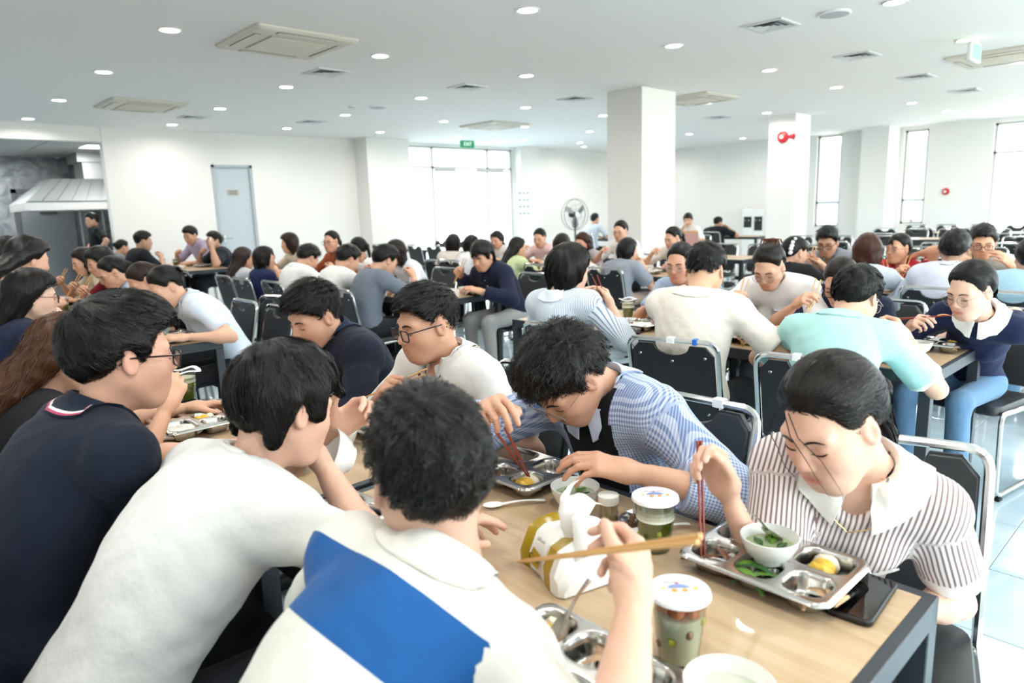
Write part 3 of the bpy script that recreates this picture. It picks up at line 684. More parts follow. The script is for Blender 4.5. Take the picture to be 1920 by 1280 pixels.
# ------------------------------------------------------------------ implicit surfaces -> meshes
def V3(*a): return np.array(a, np.float32)
def unit(v): v = np.asarray(v, float); return v/max(np.linalg.norm(v), 1e-9)
def smin(a, b, k):
    h = np.maximum(k-np.abs(a-b), 0)/k
    return np.minimum(a, b)-h*h*k*.25
def smax(a, b, k): return -smin(-a, -b, k)
def cone(p, a, b, r1, r2):
    a = np.asarray(a, np.float32); ba = np.asarray(b, np.float32)-a; pa = p-a
    t = np.clip((pa@ba)/max(float(ba@ba), 1e-9), 0, 1).astype(np.float32)
    q = pa-t[:, None]*ba
    return np.sqrt(np.einsum('ij,ij->i', q, q))-(r1+(r2-r1)*t)
def ellip(p, c, r, R3=None):
    q = p-np.asarray(c, np.float32)
    if R3 is not None: q = q@np.asarray(R3, np.float32)
    r = np.asarray(r, np.float32); a = q/r; b = a/r
    k0 = np.sqrt(np.einsum('ij,ij->i', a, a)); k1 = np.sqrt(np.einsum('ij,ij->i', b, b))
    return k0*(k0-1)/np.maximum(k1, 1e-6)
def surface_net(fn, lo, hi, h, smooth=1):
    lo = np.asarray(lo, np.float32); hi = np.asarray(hi, np.float32); K = 4; Hc = h*K
    nc = np.ceil((hi-lo)/Hc).astype(int)+1
    ax = [lo[i]+Hc*np.arange(nc[i], dtype=np.float32) for i in range(3)]
    g = np.stack(np.meshgrid(*ax, indexing='ij'), -1).reshape(-1, 3)
    vc = fn(g).reshape(nc).astype(np.float32)
    v = vc                                        # linear upsampling axis by axis
    for a in range(3):
        n = v.shape[a]; v0 = np.take(v, range(n-1), a); v1 = np.take(v, range(1, n), a)
        st = [v0+(v1-v0)*(k/K) for k in range(K)]
        u = np.stack(st, a+1); sh = list(v.shape); sh[a] = (n-1)*K
        v = np.concatenate([u.reshape(sh), np.take(v, [n-1], a)], a)
    m = np.abs(v) < Hc*.85
    idx = np.argwhere(m)
    v[m] = fn(lo+h*idx.astype(np.float32))
    s = v < 0
    n0, n1, n2 = v.shape
    cs = [s[i:n0-1+i, j:n1-1+j, k:n2-1+k] for i in (0, 1) for j in (0, 1) for k in (0, 1)]
    cnt = sum(c.astype(np.int8) for c in cs)
    act = np.argwhere((cnt > 0) & (cnt < 8))
    if len(act) == 0: return np.zeros((0, 3)), np.zeros((0, 4), int)
    offs = np.array([(i, j, k) for i in (0, 1) for j in (0, 1) for k in (0, 1)])
    val = np.stack([v[act[:, 0]+o[0], act[:, 1]+o[1], act[:, 2]+o[2]] for o in offs], 1)
    acc = np.zeros((len(act), 3), np.float32); num = np.zeros(len(act), np.float32)
    for a in range(8):
        for b in range(a+1, 8):
            d = offs[b]-offs[a]
            if abs(d).sum() != 1: continue
            va, vb = val[:, a], val[:, b]; cr = (va < 0) != (vb < 0)
            t = np.where(cr, va/np.where(cr, va-vb, 1), 0)
            acc += np.where(cr[:, None], offs[a]+t[:, None]*d, 0); num += cr
    P = lo+h*(act+acc/num[:, None])
    ids = np.full((n0-1, n1-1, n2-1), -1, np.int32); ids[act[:, 0], act[:, 1], act[:, 2]] = np.arange(len(act))
    F = []
    for a in range(3):
        sl0 = [slice(1, -1)]*3; sl0[a] = slice(0, -1); sl1 = list(sl0); sl1[a] = slice(1, None)
        A, B = s[tuple(sl0)], s[tuple(sl1)]; e = np.argwhere(A != B)
        if len(e) == 0: continue
        ins = A[e[:, 0], e[:, 1], e[:, 2]]
        e = e.copy(); b_, c_ = (a+1) % 3, (a+2) % 3
        e[:, b_] += 1; e[:, c_] += 1
        def cell(db, dc):
            q = e.copy(); q[:, b_] += db; q[:, c_] += dc; return ids[q[:, 0], q[:, 1], q[:, 2]]
        q = np.stack([cell(-1, -1), cell(0, -1), cell(0, 0), cell(-1, 0)], 1)
        q[~ins] = q[~ins][:, ::-1]; F.append(q)
    F = np.concatenate(F); F = F[(F >= 0).all(1)]
    for _ in range(smooth):
        s_ = np.zeros_like(P); c_ = np.zeros(len(P), np.float32)
        for a, b in ((0, 1), (1, 2), (2, 3), (3, 0)):
            np.add.at(s_, F[:, a], P[F[:, b]]); np.add.at(s_, F[:, b], P[F[:, a]]); np.add.at(c_, F[:, a], 1); np.add.at(c_, F[:, b], 1)
        P = .5*P+.5*s_/np.maximum(c_, 1)[:, None]
    return P, F
def np_mesh(name, P, F, mats, mi=None, tris=None):
    me = bpy.data.meshes.new(name); P = np.asarray(P, np.float32)
    nF = len(F); nT = 0 if tris is None else len(tris)
    me.vertices.add(len(P)); me.vertices.foreach_set('co', P.ravel())
    loops = np.asarray(F, np.int32).ravel()
    if nT: loops = np.concatenate([loops, np.asarray(tris, np.int32).ravel()])
    me.loops.add(len(loops)); me.loops.foreach_set('vertex_index', loops)
    st = np.concatenate([np.arange(nF)*4, nF*4+np.arange(nT)*3]).astype(np.int32)
    me.polygons.add(nF+nT); me.polygons.foreach_set('loop_start', st)
    me.polygons.foreach_set('use_smooth', np.ones(nF+nT, bool))
    for m in mats: me.materials.append(m)
    if mi is not None: me.polygons.foreach_set('material_index', np.asarray(mi, np.int32))
    me.update(calc_edges=True); me.validate(); return me
def boundary(F):
    e = np.concatenate([F[:, [0, 1]], F[:, [1, 2]], F[:, [2, 3]], F[:, [3, 0]]]); n = int(F.max())+1
    k = e.min(1).astype(np.int64)*n+e.max(1); u, c = np.unique(k, return_counts=True); u = u[c == 1]
    return np.unique(np.concatenate([u//n, u % n]))
def bridge(PA, ia, PB, ib, c0, ax):
    """triangle strip between two rim loops that circle the same axis"""
    ax = unit(ax); t1 = unit(np.cross(ax, [.3, .2, .9])); t2 = np.cross(ax, t1)
    def order(P, i): a = np.arctan2((P-c0)@t2, (P-c0)@t1); o = np.argsort(a); return a[o], i[o]
    aa, ia = order(PA, ia); ab, ib = order(PB, ib); na, nb_ = len(ia), len(ib); i = j = 0; out = []
    while i < na or j < nb_:
        ta = aa[i+1] if i+1 < na else aa[0]+2*PI; tb_ = ab[j+1] if j+1 < nb_ else ab[0]+2*PI
        if j >= nb_ or (i < na and ta <= tb_): out.append((ia[i % na], ia[(i+1) % na], ib[j % nb_])); i += 1
        else: out.append((ia[i % na], ib[(j+1) % nb_], ib[j % nb_])); j += 1
    return out
def set_attr(me, name, typ, data):
    a = me.attributes.new(name, typ, 'POINT')
    a.data.foreach_set('color' if typ == 'FLOAT_COLOR' else 'vector', np.asarray(data, np.float32).ravel())

# ------------------------------------------------------------------ head, face, hands (local: x forward, y left, z up)
def head_sdf(p, fem):
    w_ = .95 if fem else 1.
    q = p.copy(); q[:, 1] = np.abs(q[:, 1])
    d = ellip(q, (-.016, 0, .028), (.097, .076*w_, .092))
    d = smin(d, ellip(q, (.022, 0, -.035), (.068, .061*w_, .082)), .03)
    d = smin(d, cone(q, (.06, 0, -.092), (.064, .012, -.094), .024 if not fem else .02, .021), .035)
    d = smin(d, cone(q, (-.005, .05*w_, -.045), (.045, .024, -.09), .022, .017), .035)
    d = smin(d, ellip(q, (.052, .034, -.026), (.032, .027, .03)), .035)
    d = smin(d, cone(q, (.076, .012, .022), (.068, .044, .024), .012, .012), .016)
    d = smax(d, -ellip(q, (.097, .032, .002), (.015, .018, .012)), .014)
    d = smin(d, ellip(q, (.0735, .032, .001), (.0125, .0165, .0105)), .005)
    d = smin(d, cone(q, (.083, 0, .016), (.104, 0, -.026), .008, .0105), .012)
    d = smin(d, ellip(q, (.096, .0105, -.03), (.0095, .0075, .0075)), .006)
    d = smin(d, ellip(q, (.074, 0, -.062), (.019, .03, .02)), .026)
    d = smin(d, ellip(q, (.0905, .004, -.0575), (.0058, .0165, .0046)), .004)
    d = smin(d, ellip(q, (.0895, 0, -.0665), (.0068, .015, .0052)), .004)
    d = smax(d, -ellip(q, (.1, 0, -.0618), (.0115, .019, .0009)), .002)
    ea = ellip(q, (-.008, .079*w_, -.004), (.0185, .0085, .031), np.array([[.97, -.22, 0], [.2, .95, .2], [0, -.2, .97]]).T)
    ea = smax(ea, -ellip(q, (-.003, .089*w_, -.002), (.0105, .007, .019)), .004)
    d = smin(d, ea, .006)
    d = smin(d, cone(p, (-.03, 0, -.055), (-.05, 0, -.17), .05 if not fem else .044, .053 if not fem else .046), .03)
    return d
HEADS = {}
def head_template(fem, h):
    key = (fem, h)
    if key in HEADS: return HEADS[key]
    fn = lambda p: head_sdf(p, fem)
    P, F = surface_net(fn, (-.13, -.11, -.2), (.13, .11, .14), h)
    keep = (P[F].mean(1)[:, 2] > -.135); F = F[keep]; used = np.unique(F); rm = np.full(len(P), -1); rm[used] = np.arange(len(used)); P = P[used]; F = rm[F]
    x, y, z = P.T; tint = np.ones((len(P), 4), np.float32)
    def g(cx, cy, cz, s): return np.exp(-(((x-cx)**2+(np.abs(y)-cy)**2+(z-cz)**2)/(2*s*s)))
    lip = np.clip(1.6*np.exp(-((z+.0625)/.0085)**2-(y/.0215)**4)*(x > .08), 0, 1)[:, None]
    tint[:, :3] *= 1-lip*np.array([.14, .42, .36]) if fem else 1-lip*np.array([.13, .28, .24])
    blush = (.8*g(.07, .045, -.025, .02)+.7*g(.105, 0, -.025, .012)+.9*g(-.006, .085, -.003, .02))[:, None]
    tint[:, :3] *= 1-np.clip(blush, 0, 1)*np.array([.03, .13, .11])
    eyes = np.clip(g(.086, .032, .004, .011), 0, 1)[:, None]; tint[:, :3] *= 1-eyes*np.array([.09, .15, .15])
    # brow, lash and mouth lines laid on the face
    def onface(yy, zz):
        a, b = .02, .13
        for _ in range(18):
            m_ = .5*(a+b)
            if fn(np.array([[m_, yy, zz]], np.float32))[0] < 0: a = m_
            else: b = m_
        return np.array([a, yy, zz])
    lines_ = []
    for s in (-1, 1):
        ys = np.linspace(.013, .05, 8); bz = .019+.006*np.sin(np.linspace(.2, PI*.95, 8))
        mb = MB().tube([onface(s*a, b)+[.0004, 0, 0] for a, b in zip(ys, bz)], np.array([.0022, .0032, .0034, .0033, .003, .0026, .002, .001])*(.75 if fem else 1.), 5); lines_.append(('eyebrow', np.array(mb.v), mb.f))
        ys = np.linspace(.016, .0475, 9); lz = -.0035-.0045*np.sin(np.linspace(.1, PI-.1, 9))+np.linspace(0, .0025, 9)
        mb = MB().tube([onface(s*a, b)+[.0003, 0, 0] for a, b in zip(ys, lz)], np.array([.0006, .0011, .0014, .0016, .0017, .0017, .0017, .0015, .0008])*(1.15 if fem else .9), 5); lines_.append(('eyelash', np.array(mb.v), mb.f))
    if h > .007:
        br = np.exp(-((z-.024)/.006)**2)*(np.abs(y) > .012)*(np.abs(y) < .05)*(x > .05); ey = np.exp(-((z+.005)/.005)**2)*(np.abs(y) > .018)*(np.abs(y) < .046)*(x > .05)
        tint[:, :3] *= (1-.75*np.clip(br+.8*ey, 0, 1))[:, None]
    HEADS[key] = (P, F, tint, lines_)
    return HEADS[key]
POSES = {  # finger curls (mcp, pip, dip) for index..little, then thumb (spread, bend)
 'rest': ([(18, 24, 14), (22, 28, 16), (26, 30, 18), (30, 32, 18)], (34, 18)),
 'flat': ([(6, 10, 6), (8, 12, 8), (9, 12, 8), (10, 14, 8)], (40, 12)),
 'chop': ([(42, 48, 22), (50, 58, 28), (62, 72, 34), (68, 76, 36)], (22, 34)),
 'fist': ([(70, 82, 40), (74, 86, 42), (76, 88, 42), (78, 88, 42)], (14, 44)),
 'hold': ([(38, 42, 26), (42, 44, 28), (46, 46, 28), (48, 48, 28)], (46, 24)),
}
HANDS = {}
def hand_template(pose, h):
    """right hand; wrist at origin, fingers +x, back of hand +z, thumb side +y"""
    key = (pose, h)
    if key in HANDS: return HANDS[key]
    curls, th = POSES[pose]; segs = []
    base = [(.088, .027, .0), (.092, .008, .003), (.088, -.011, .001), (.078, -.028, -.004)]
    lens = [(.042, .024, .02), (.046, .028, .021), (.042, .026, .02), (.033, .019, .018)]
    rad = [.0093, .0096, .009, .0079]
    for (bx_, by, bz), ln, cu, r in zip(base, lens, curls, rad):
        a = 0.; p = np.array([bx_, by, bz]); sp = by*.9
        for i in range(3):
            a += math.radians(cu[i]); q = p+ln[i]*np.array([math.cos(a), sp*.35*(1 if i == 0 else .2), -math.sin(a)])
            segs.append((p, q, r*(1-.07*i), r*(1-.07*(i+1)))); p = q
    s, b = math.radians(th[0]), math.radians(th[1])
    t0 = np.array([.022, .026, -.01]); d0 = unit([math.cos(s), math.sin(s), -.38]); t1 = t0+.045*d0
    d1 = unit([math.cos(s-b*.5), math.sin(s-b*.5), -.45]); t2 = t1+.034*d1; d2 = unit([math.cos(s-b), math.sin(s-b), -.4]); t3 = t2+.026*d2
    tseg = [(t0, t1, .0155, .0115), (t1, t2, .0112, .0102), (t2, t3, .0102, .0085)]
    R_ = np.eye(3)
    def fn(p):
        d = cone(p, (-.03, .004, 0), (.03, .002, -.001), .0235, .024)
        for by in (.024, .009, -.008, -.024): d = smin(d, cone(p, (.015, by*.7, -.004), (.084, by, -.003), .0165, .0128), .014)
        d = smin(d, cone(p, *tseg[0]), .02)
        f_ = None
        for sg in segs:
            e = cone(p, *sg); f_ = e if f_ is None else smin(f_, e, .002)
        d = smin(d, f_, .008)
        e = np.minimum(cone(p, *tseg[1]), cone(p, *tseg[2])); return smin(d, e, .006)
    P, F = surface_net(fn, (-.045, -.07, -.13), (.2, .11, .04), h)
    keep = P[F].mean(1)[:, 0] > -.004; F = F[keep]; used = np.unique(F); rm = np.full(len(P), -1); rm[used] = np.arange(len(used)); P = P[used]; F = rm[F]
    HANDS[key] = (P, F); return HANDS[key]

# ------------------------------------------------------------------ hair
def hair_fn(style, g, o, fem):
    """hair volume around the head; g = gravity in head space"""
    w_ = .95 if fem else 1.
    th = o.get('th', .014); g = np.asarray(g, np.float32); tie = np.array(o.get('tie', (-.115, 0, .03)), np.float32)
    xs = np.array([-.13, -.08, -.05, -.028, -.012, .012, .03, .05, .068, .085, .12]); low = o.get('nape', -.075); tied = style in ('bun', 'pony'); fr = o.get('fringe', .092 if tied else .075); sd = o.get('side', .016 if tied else .0)
    zs = np.array([low, low, low*.55+sd*.3, sd+.008, sd+.022, sd, sd+.012, fr*.62+.01, fr*.9, fr, fr])
    fade = o.get('fade', 0.); top = o.get('top', .012); L_ = o.get('len', .3)
    def lock(p, a, dirs, r0, r1, k=.02):
        d = None; q = np.array(a, np.float32)
        n = len(dirs)
        for i, (dv, ln) in enumerate(dirs):
            e = q+np.asarray(dv, np.float32)*ln
            f_ = cone(p, q, e, r0+(r1-r0)*i/n, r0+(r1-r0)*(i+1)/n); d = f_ if d is None else smin(d, f_, .02); q = e
        return d
    def fn(p):
        n1 = np.sin(p[:, 0]*95+p[:, 1]*40)*np.sin(p[:, 1]*110+1.3+p[:, 2]*35)*np.sin(p[:, 2]*80+.4)
        hz = np.interp(p[:, 0], xs, zs).astype(np.float32)+.0035*np.sin(p[:, 1]*230+p[:, 0]*90)*np.sin(p[:, 1]*97+1.)
        if fade: t_ = th*np.clip((p[:, 2]-.0)/.06, .18, 1)
        elif tied: t_ = th*np.clip((p[:, 2]-hz+.004)/.05, .12, 1)
        else: t_ = th*np.clip((p[:, 2]-hz+.01)/.04, .4, 1)
        d = ellip(p, (-.016, 0, .03), (.099, .078*w_, .094))-t_
        if top > .005: d = smin(d, ellip(p, (o.get('topx', .008), 0, .074), (.084, .068*w_, .050+top)), .03)
        d = smax(d, (hz-p[:, 2])*.75, .012)
        if style in ('short', 'mop'): d = d-o.get('lump', .004)*n1-.0025*np.sin(p[:, 0]*60+p[:, 1]*140+9*np.sin(p[:, 2]*30))
        if style == 'mop':          # long fringe and covered ears
            q = p.copy(); q[:, 1] = np.abs(q[:, 1])
            e = smin(cone(q, (.02, .074, .05), (.03, .083, -.0), .02, .012), cone(q, (-.045, .075, .03), (-.055, .072, -.06), .024, .016), .03)
            e = smin(e, cone(q, (.085, .0, .08), (.108, .03, .045), .016, .009), .02); d = smin(d, e, .02)
        if style == 'bun':
            d = smin(d, ellip(p, tie+np.array([-.018, 0, 0], np.float32), (.034, .038, .036)), .012)-.001*n1
        if style == 'pony':
            back = unit(-np.array([1., 0, .1])+g*.2)
            d = smin(d, lock(p, tie, [(unit(back*.8+g*.6), .06), (unit(back*.25+g), L_*.4), (unit(g), L_*.6)], .027, .012), .014)
        if style in ('long', 'bob', 'wavy'):
            q = p.copy(); q[:, 1] = np.abs(q[:, 1])
            gy = g.copy(); gy[1] = 0; gy = gy/np.linalg.norm(gy)
            bk = unit(gy+np.array([-.12, 0, 0]))
            r0, r1 = o.get('vol', .05), o.get('vol1', .035)
            d = smin(d, lock(q, (-.055, .035, .02), [(bk, L_*.45), (unit(gy+[-.02, -.05, 0]), L_*.55)], r0, r1), .03)
            d = smin(d, lock(q, (-.045, .074*w_, .03), [(unit(gy+[-.05, .03, 0]), L_*.5), (unit(gy+[-.03, -.08, 0]), L_*.45)], .026, .019), .03)
            if o.get('front', 1): d = smin(d, lock(q, (.0, .08*w_, .05), [(unit(gy+[.02, .05, 0]), min(L_, .16)*.55), (unit(gy+[-.1, 0, 0]), L_*.35)], .014, .011), .02)
            wv = .007 if style == 'wavy' else .0025
            d = d-wv*np.sin(p[:, 1]*150+3*np.sin(p[:, 2]*40))*np.sin(p[:, 2]*(48 if style == 'wavy' else 14)+p[:, 0]*60)
        if o.get('bangs'):
            q = p.copy(); q[:, 1] = np.abs(q[:, 1])
            d = smin(d, cone(q, (.082, .0, .075), (.098, .03, .03), .013, .006), .015)
        return d
    return fn
def hair_flow(style, V, o):
    V = np.asarray(V, float); crown = np.array(o.get('crown', (-.06, .01, .12))); tie = np.array(o.get('tie', (-.115, 0, .03))); c0 = np.array([-.016, 0, .03])
    if style in ('long', 'bob', 'wavy'): ax = np.array([0, 0, 1.]); ce = c0
    elif style in ('bun', 'pony'): ax = unit(tie-c0); ce = c0
    else: ax = unit(crown-c0); ce = c0
    t1 = unit(np.cross(ax, [.1, 1, .2])); t2 = np.cross(ax, t1); r = V-ce; a = np.arctan2(r@t2, r@t1)
    return np.stack([np.cos(a), np.sin(a), (r@ax)*(1.6 if style in ('short', 'mop', 'wavy') else .5)], 1)
def head_hair(style, g, o, fem, h, nstr, rng):
    fn = hair_fn(style, g, o, fem)
    L_ = o.get('len', .3)+.12 if style in ('long', 'bob', 'wavy', 'pony') else .05
    gg = np.asarray(g)
    lo = np.minimum([-.17, -.13, -.11], np.array([-.06, 0, 0])+gg*L_-.09); hi = np.maximum([.14, .13, .165], np.array([-.04, 0, 0])+gg*L_+.09)
    P, F = surface_net(fn, lo, hi, h)
    fn0 = P, F
    if not nstr: return P, F, None, None
    nstr = int(nstr)
    # strand ribbons that follow the combed surface
    tri = P[F]; cen = tri.mean(1); nm = np.cross(tri[:, 2]-tri[:, 0], tri[:, 3]-tri[:, 1]); ar = np.linalg.norm(nm, axis=1)
    pick = rng.choice(len(F), nstr, p=ar/ar.sum()); p = cen[pick]+rng.normal(0, h*.4, (nstr, 3)).astype(np.float32)
    eps = .002
    def grad(p):
        c = fn(p); G = np.stack([fn(p+np.eye(3, dtype=np.float32)[i]*eps)-c for i in range(3)], 1)
        return c, G/np.maximum(np.linalg.norm(G, axis=1, keepdims=True), 1e-6)
    crown = np.array(o.get('crown', (-.06, .01, .12)), np.float32); tie = np.array(o.get('tie', (-.115, 0, .03)), np.float32)
    ns = 5 if nstr > 2000 else 4; ln = (o.get('slen', .05))*(.6+.8*rng.random((nstr, 1)))
    lift = o.get('lift', .0); pts = []; G0 = None
    jit = rng.normal(0, o.get('mess', .25), (nstr, 3))
    for k in range(ns):
        c, G = grad(p.astype(np.float32))
        off = .0008+lift*(k/(ns-1))**1.5
        p = p-G*(c[:, None]-off)
        pts.append(p.copy()); 
        if k == 0: G0 = G
        flow = (p-crown)/np.maximum(np.linalg.norm(p-crown, axis=1, keepdims=True), .01)
        if style in ('long', 'bob', 'wavy'): flow = flow*.5+np.asarray(g)*1.1
        elif style in ('pony', 'bun'):
            dv = tie-p; dd = np.linalg.norm(dv, axis=1, keepdims=True); flow = np.where(dd > .05, dv/dd, np.asarray(g))
        else: flow = flow+np.array(o.get('comb', (.3, 0, -.1)))
        flow = flow+jit; flow = flow-G*np.einsum('ij,ij->i', flow, G)[:, None]
        flow /= np.maximum(np.linalg.norm(flow, axis=1, keepdims=True), 1e-6)
        p = p+flow*ln/ns
    Q = np.stack(pts, 1)                                  # nstr, ns, 3
    T = np.gradient(Q, axis=1); sd_ = np.cross(T, G0[:, None, :]); sd_ /= np.maximum(np.linalg.norm(sd_, axis=2, keepdims=True), 1e-9)
    wd = o.get('sw', .0011)*np.linspace(1, .25, ns)[None, :, None]
    A = Q-sd_*wd; B = Q+sd_*wd
    VV = np.stack([A, B], 2).reshape(-1, 3)
    b0 = (np.arange(nstr)[:, None]*ns*2+np.arange(ns-1)[None, :]*2).ravel()
    SF = np.stack([b0, b0+1, b0+3, b0+2], 1)
    return P, F, VV, SF
# ------------------------------------------------------------------ people
def rotz(a): c, s = math.cos(a), math.sin(a); return np.array([[c, -s, 0], [s, c, 0], [0, 0, 1.]])
def roty(a): c, s = math.cos(a), math.sin(a); return np.array([[c, 0, s], [0, 1, 0], [-s, 0, c]])
def rotx(a): c, s = math.cos(a), math.sin(a); return np.array([[1, 0, 0], [0, c, -s], [0, s, c]])
def ik(S, W, a, b, hint):
    d = W-S; L = np.linalg.norm(d)
    if L > (a+b)*.985: k = L/((a+b)*.985); k = min(k, 1.12); a *= k; b *= k; L = min(L, (a+b)*.99); W = S+unit(d)*L
    L = max(L, .12); u = unit(d); x = (a*a-b*b+L*L)/(2*L); y = math.sqrt(max(a*a-x*x, 1e-6))
    h = np.asarray(hint, float); h = h-u*(h@u); return S+u*x+unit(h)*y, W
LOD = {0: dict(body=.010, shirt=.0085, head=.0043, hand=.0044, leg=.024, hair=.0068, ns=3600), 1: dict(body=.014, shirt=.0150, head=.0065, hand=.0060, leg=.028, hair=.0100, ns=600), 2: dict(body=.018, shirt=.0195, head=.0095, hand=.0080, leg=.036, hair=.0130, ns=0)}
SHOE = {}
def shoe_mesh(col):
    if col in SHOE: return SHOE[col]
    def fn(p):
        d = smin(ellip(p, (.075, 0, .035), (.12, .043, .04)), ellip(p, (-.01, 0, .05), (.055, .037, .055)), .03)
        return smax(d, -p[:, 2], .004)
    P, F = surface_net(fn, (-.1, -.07, -.03), (.22, .07, .13), .012)
    SHOE[col] = np_mesh('shoe', P, F, [mat('shoe_'+col, col, .5)]); return SHOE[col]
PEOPLE = {}
DBG = []
def person(key, label, head, seat, yaw, hy=None, hp=30., hr=0., sex='m', tone='d9a88c', hair=('short', '15120f', {}), shirt=None, legs='23262c', shoes='26262a', rh=None, lh=None, rpose='chop', lpose='rest', rroll=50., lroll=20., relb=None, lelb=None,
           lod=1, glasses=None, size=1., stand=False, bw=1., hs=None, bow=.06, twist=0., chop=None, extra=None, hipx=None, relw=None, lelw=None):
    fem = sex == 'f'; Lq = LOD[lod]; rng = np.random.default_rng(abs(hash(key)) % 1000 if False else sum(map(ord, key)))
    ya = math.radians(yaw); Rw = rotz(ya); F_ = Rw[:, 0]; hy = yaw if hy is None else hy
    head = np.asarray(head, float)
    hip = np.array([seat[0], seat[1], 0])+F_*(-.05 if hipx is None else hipx)
    def loc(w): return Rw.T@(np.asarray(w, float)-hip)
    root = thing('person', label, 'person', tuple(hip), ya)
    hs = hs or ((.945 if fem else .985)*size)
    Rh = rotz(math.radians(hy-yaw))@roty(math.radians(hp))@rotx(math.radians(hr))
    Hd = loc(head)-Rh@np.array([-.012, 0, .020])*hs      # the sight line aims at the middle of hair and face
    P0 = np.array([0, 0, .93*size if stand else .555])
    NT = Hd+Rh@np.array([-.045, 0, -.108])*hs
    NB = NT+unit(.6*unit(P0-NT)+.4*(Rh@np.array([0, 0, -1])))*.030
    u = unit(NB-P0); bk = np.array([-u[2], 0, u[0]]) if abs(u[2]) > .1 else np.array([-1., 0, 0])
    C = .5*(P0+NB)+bk*bow
    S = lambda t: (1-t)**2*P0+2*t*(1-t)*C+t*t*NB
    Tn = lambda t: unit(2*(1-t)*(C-P0)+2*t*(NB-C))
    def fr(t):
        up = Tn(t); a = math.radians(twist)*t; lat = np.array([-math.sin(a), math.cos(a), 0]); lat = unit(lat-up*(lat@up)); return np.stack([np.cross(lat, up), lat, up], 1)
    k = size*bw*(.93 if fem else 1.)
    Fs = fr(.92); sw = .168*k; SC = S(.925)
    SR = SC-Fs[:, 1]*sw+Fs[:, 0]*.02-Fs[:, 2]*.01; SL = SC+Fs[:, 1]*sw+Fs[:, 0]*.02-Fs[:, 2]*.01
    ua, fa = .285*size*(.94 if fem else 1), .25*size*(.94 if fem else 1)
    base = np.array([Hd[0], Hd[1], 0])
    WR = loc(rh) if rh is not None else base+np.array([.17, -.15, .93]); WL = loc(lh) if lh is not None else base+np.array([.17, .17, .80])
    if relw is not None: relb = loc(relw)-.5*(SR+WR)
    if lelw is not None: lelb = loc(lelw)-.5*(SL+WL)
    if DBG: DBG.append((key, round(float(np.linalg.norm(WR-SR)), 3), round(float(np.linalg.norm(WL-SL)), 3), 'max', round(ua+fa, 3), 'torso', round(float(np.linalg.norm(NB-P0)), 3), 'hd', np.round(Hd, 2)))
    ER, WR = ik(SR, WR, ua, fa, relb if relb is not None else (-.25, -.75, -.6)); EL, WL = ik(SL, WL, ua, fa, lelb if lelb is not None else (-.25, .75, -.6))
    ar = .92*k if fem else k
    arms = [(SR, ER, WR), (SL, EL, WL)]
    frames = [(t, S(t), fr(t)) for t in (.03, .34, .66, .86)]
    chest = [(.112, .162, .115), (.10, .138, .14), (.115, .155, .15), (.085, .15, .085)]
    if fem: chest = [(.115, .165, .115), (.092, .125, .14), (.108, .142, .145), (.08, .135, .085)]
    trL, trR = NB+Fs[:, 1]*.03, NB-Fs[:, 1]*.03
    def torso(p, gw):
        d = None
        for (t, c, R3), r in zip(frames, chest):
            e = ellip(p, c, np.array(r)*k+gw, R3); d = e if d is None else smin(d, e, .07)
        d = smin(d, cone(p, SR, SL, .056*k+gw, .056*k+gw), .05)
        for tr, sh in ((trL, SL), (trR, SR)): d = smin(d, cone(p, tr-Fs[:, 2]*.012, sh+Fs[:, 2]*.004, .042*k+gw, .052*k+gw), .04)
        if fem:
            for s in (-1, 1): d = smin(d, ellip(p, S(.64)+fr(.64)[:, 1]*s*.065*k+fr(.64)[:, 0]*.075*k, np.array([.06, .06, .06])*k+gw), .04)
        return d
    def arm_d(p, a, gw=0):
        s, e, w = a; m = e+(w-e)*.28
        d = cone(p, s, e, .051*ar+gw, .039*ar+gw); d = smin(d, cone(p, e, m, .038*ar+gw, .0405*ar+gw), .02); return smin(d, cone(p, m, w, .0405*ar+gw, .0255*ar+gw), .03)
    nk = .054*hs if not fem else .047*hs
    def body(p):
        d = torso(p, -.004); d = smin(d, cone(p, NB-Tn(1)*.03, NT+(NT-NB)*.3, nk*1.06, nk), .035)
        for a in arms: d = smin(d, arm_d(p, a), .025)
        return d
    ph1 = rng.random()*6
    shirt = shirt or {}; sl = shirt.get('sleeve', .62); loose = shirt.get('loose', .012); hem = shirt.get('hem', -.03)
    hemn, hemp = Tn(0), P0+Tn(0)*hem-Tn(0)*.09
    def wrin(p):
        if lod > 1: return 0
        a = np.sin(p[:, 2]*26+2.5*np.sin(p[:, 1]*13+1.7)+p[:, 0]*9+ph1); b = np.sin(p[:, 1]*31+2.2*np.sin(p[:, 2]*15+ph1)+p[:, 0]*17)
        c = np.sin(p[:, 0]*21+p[:, 2]*37+3*np.sin(p[:, 1]*19)+ph1)
        return .0030*a*np.abs(b)+.0022*np.abs(c)**3*b
    def sleeve(p, a):
        s, e, w = a; puff = shirt.get('puff', 0.)
        if sl <= 1:
            q = s+(e-s)*sl; n = unit(e-s)
            d = cone(p, s, s+(e-s)*(sl+.15), .050*ar+loose*.6, .046*ar+loose+shirt.get('flare', .002))
            if puff: d = smin(d, cone(p, s+(e-s)*.25, s+(e-s)*.6, .06*ar+puff, .06*ar+puff), .04)
            return smax(d, ((p-q.astype(np.float32))@n.astype(np.float32)), .006)
        m = e+(w-e)*(sl-1); n = unit(w-e)
        fo = smax(cone(p, e, m+n*.03, .042*ar+loose, .034*ar+loose), ((p-m.astype(np.float32))@n.astype(np.float32)), .006)
        return smin(cone(p, s, e, .050*ar+loose*.7, .043*ar+loose), fo, .03)
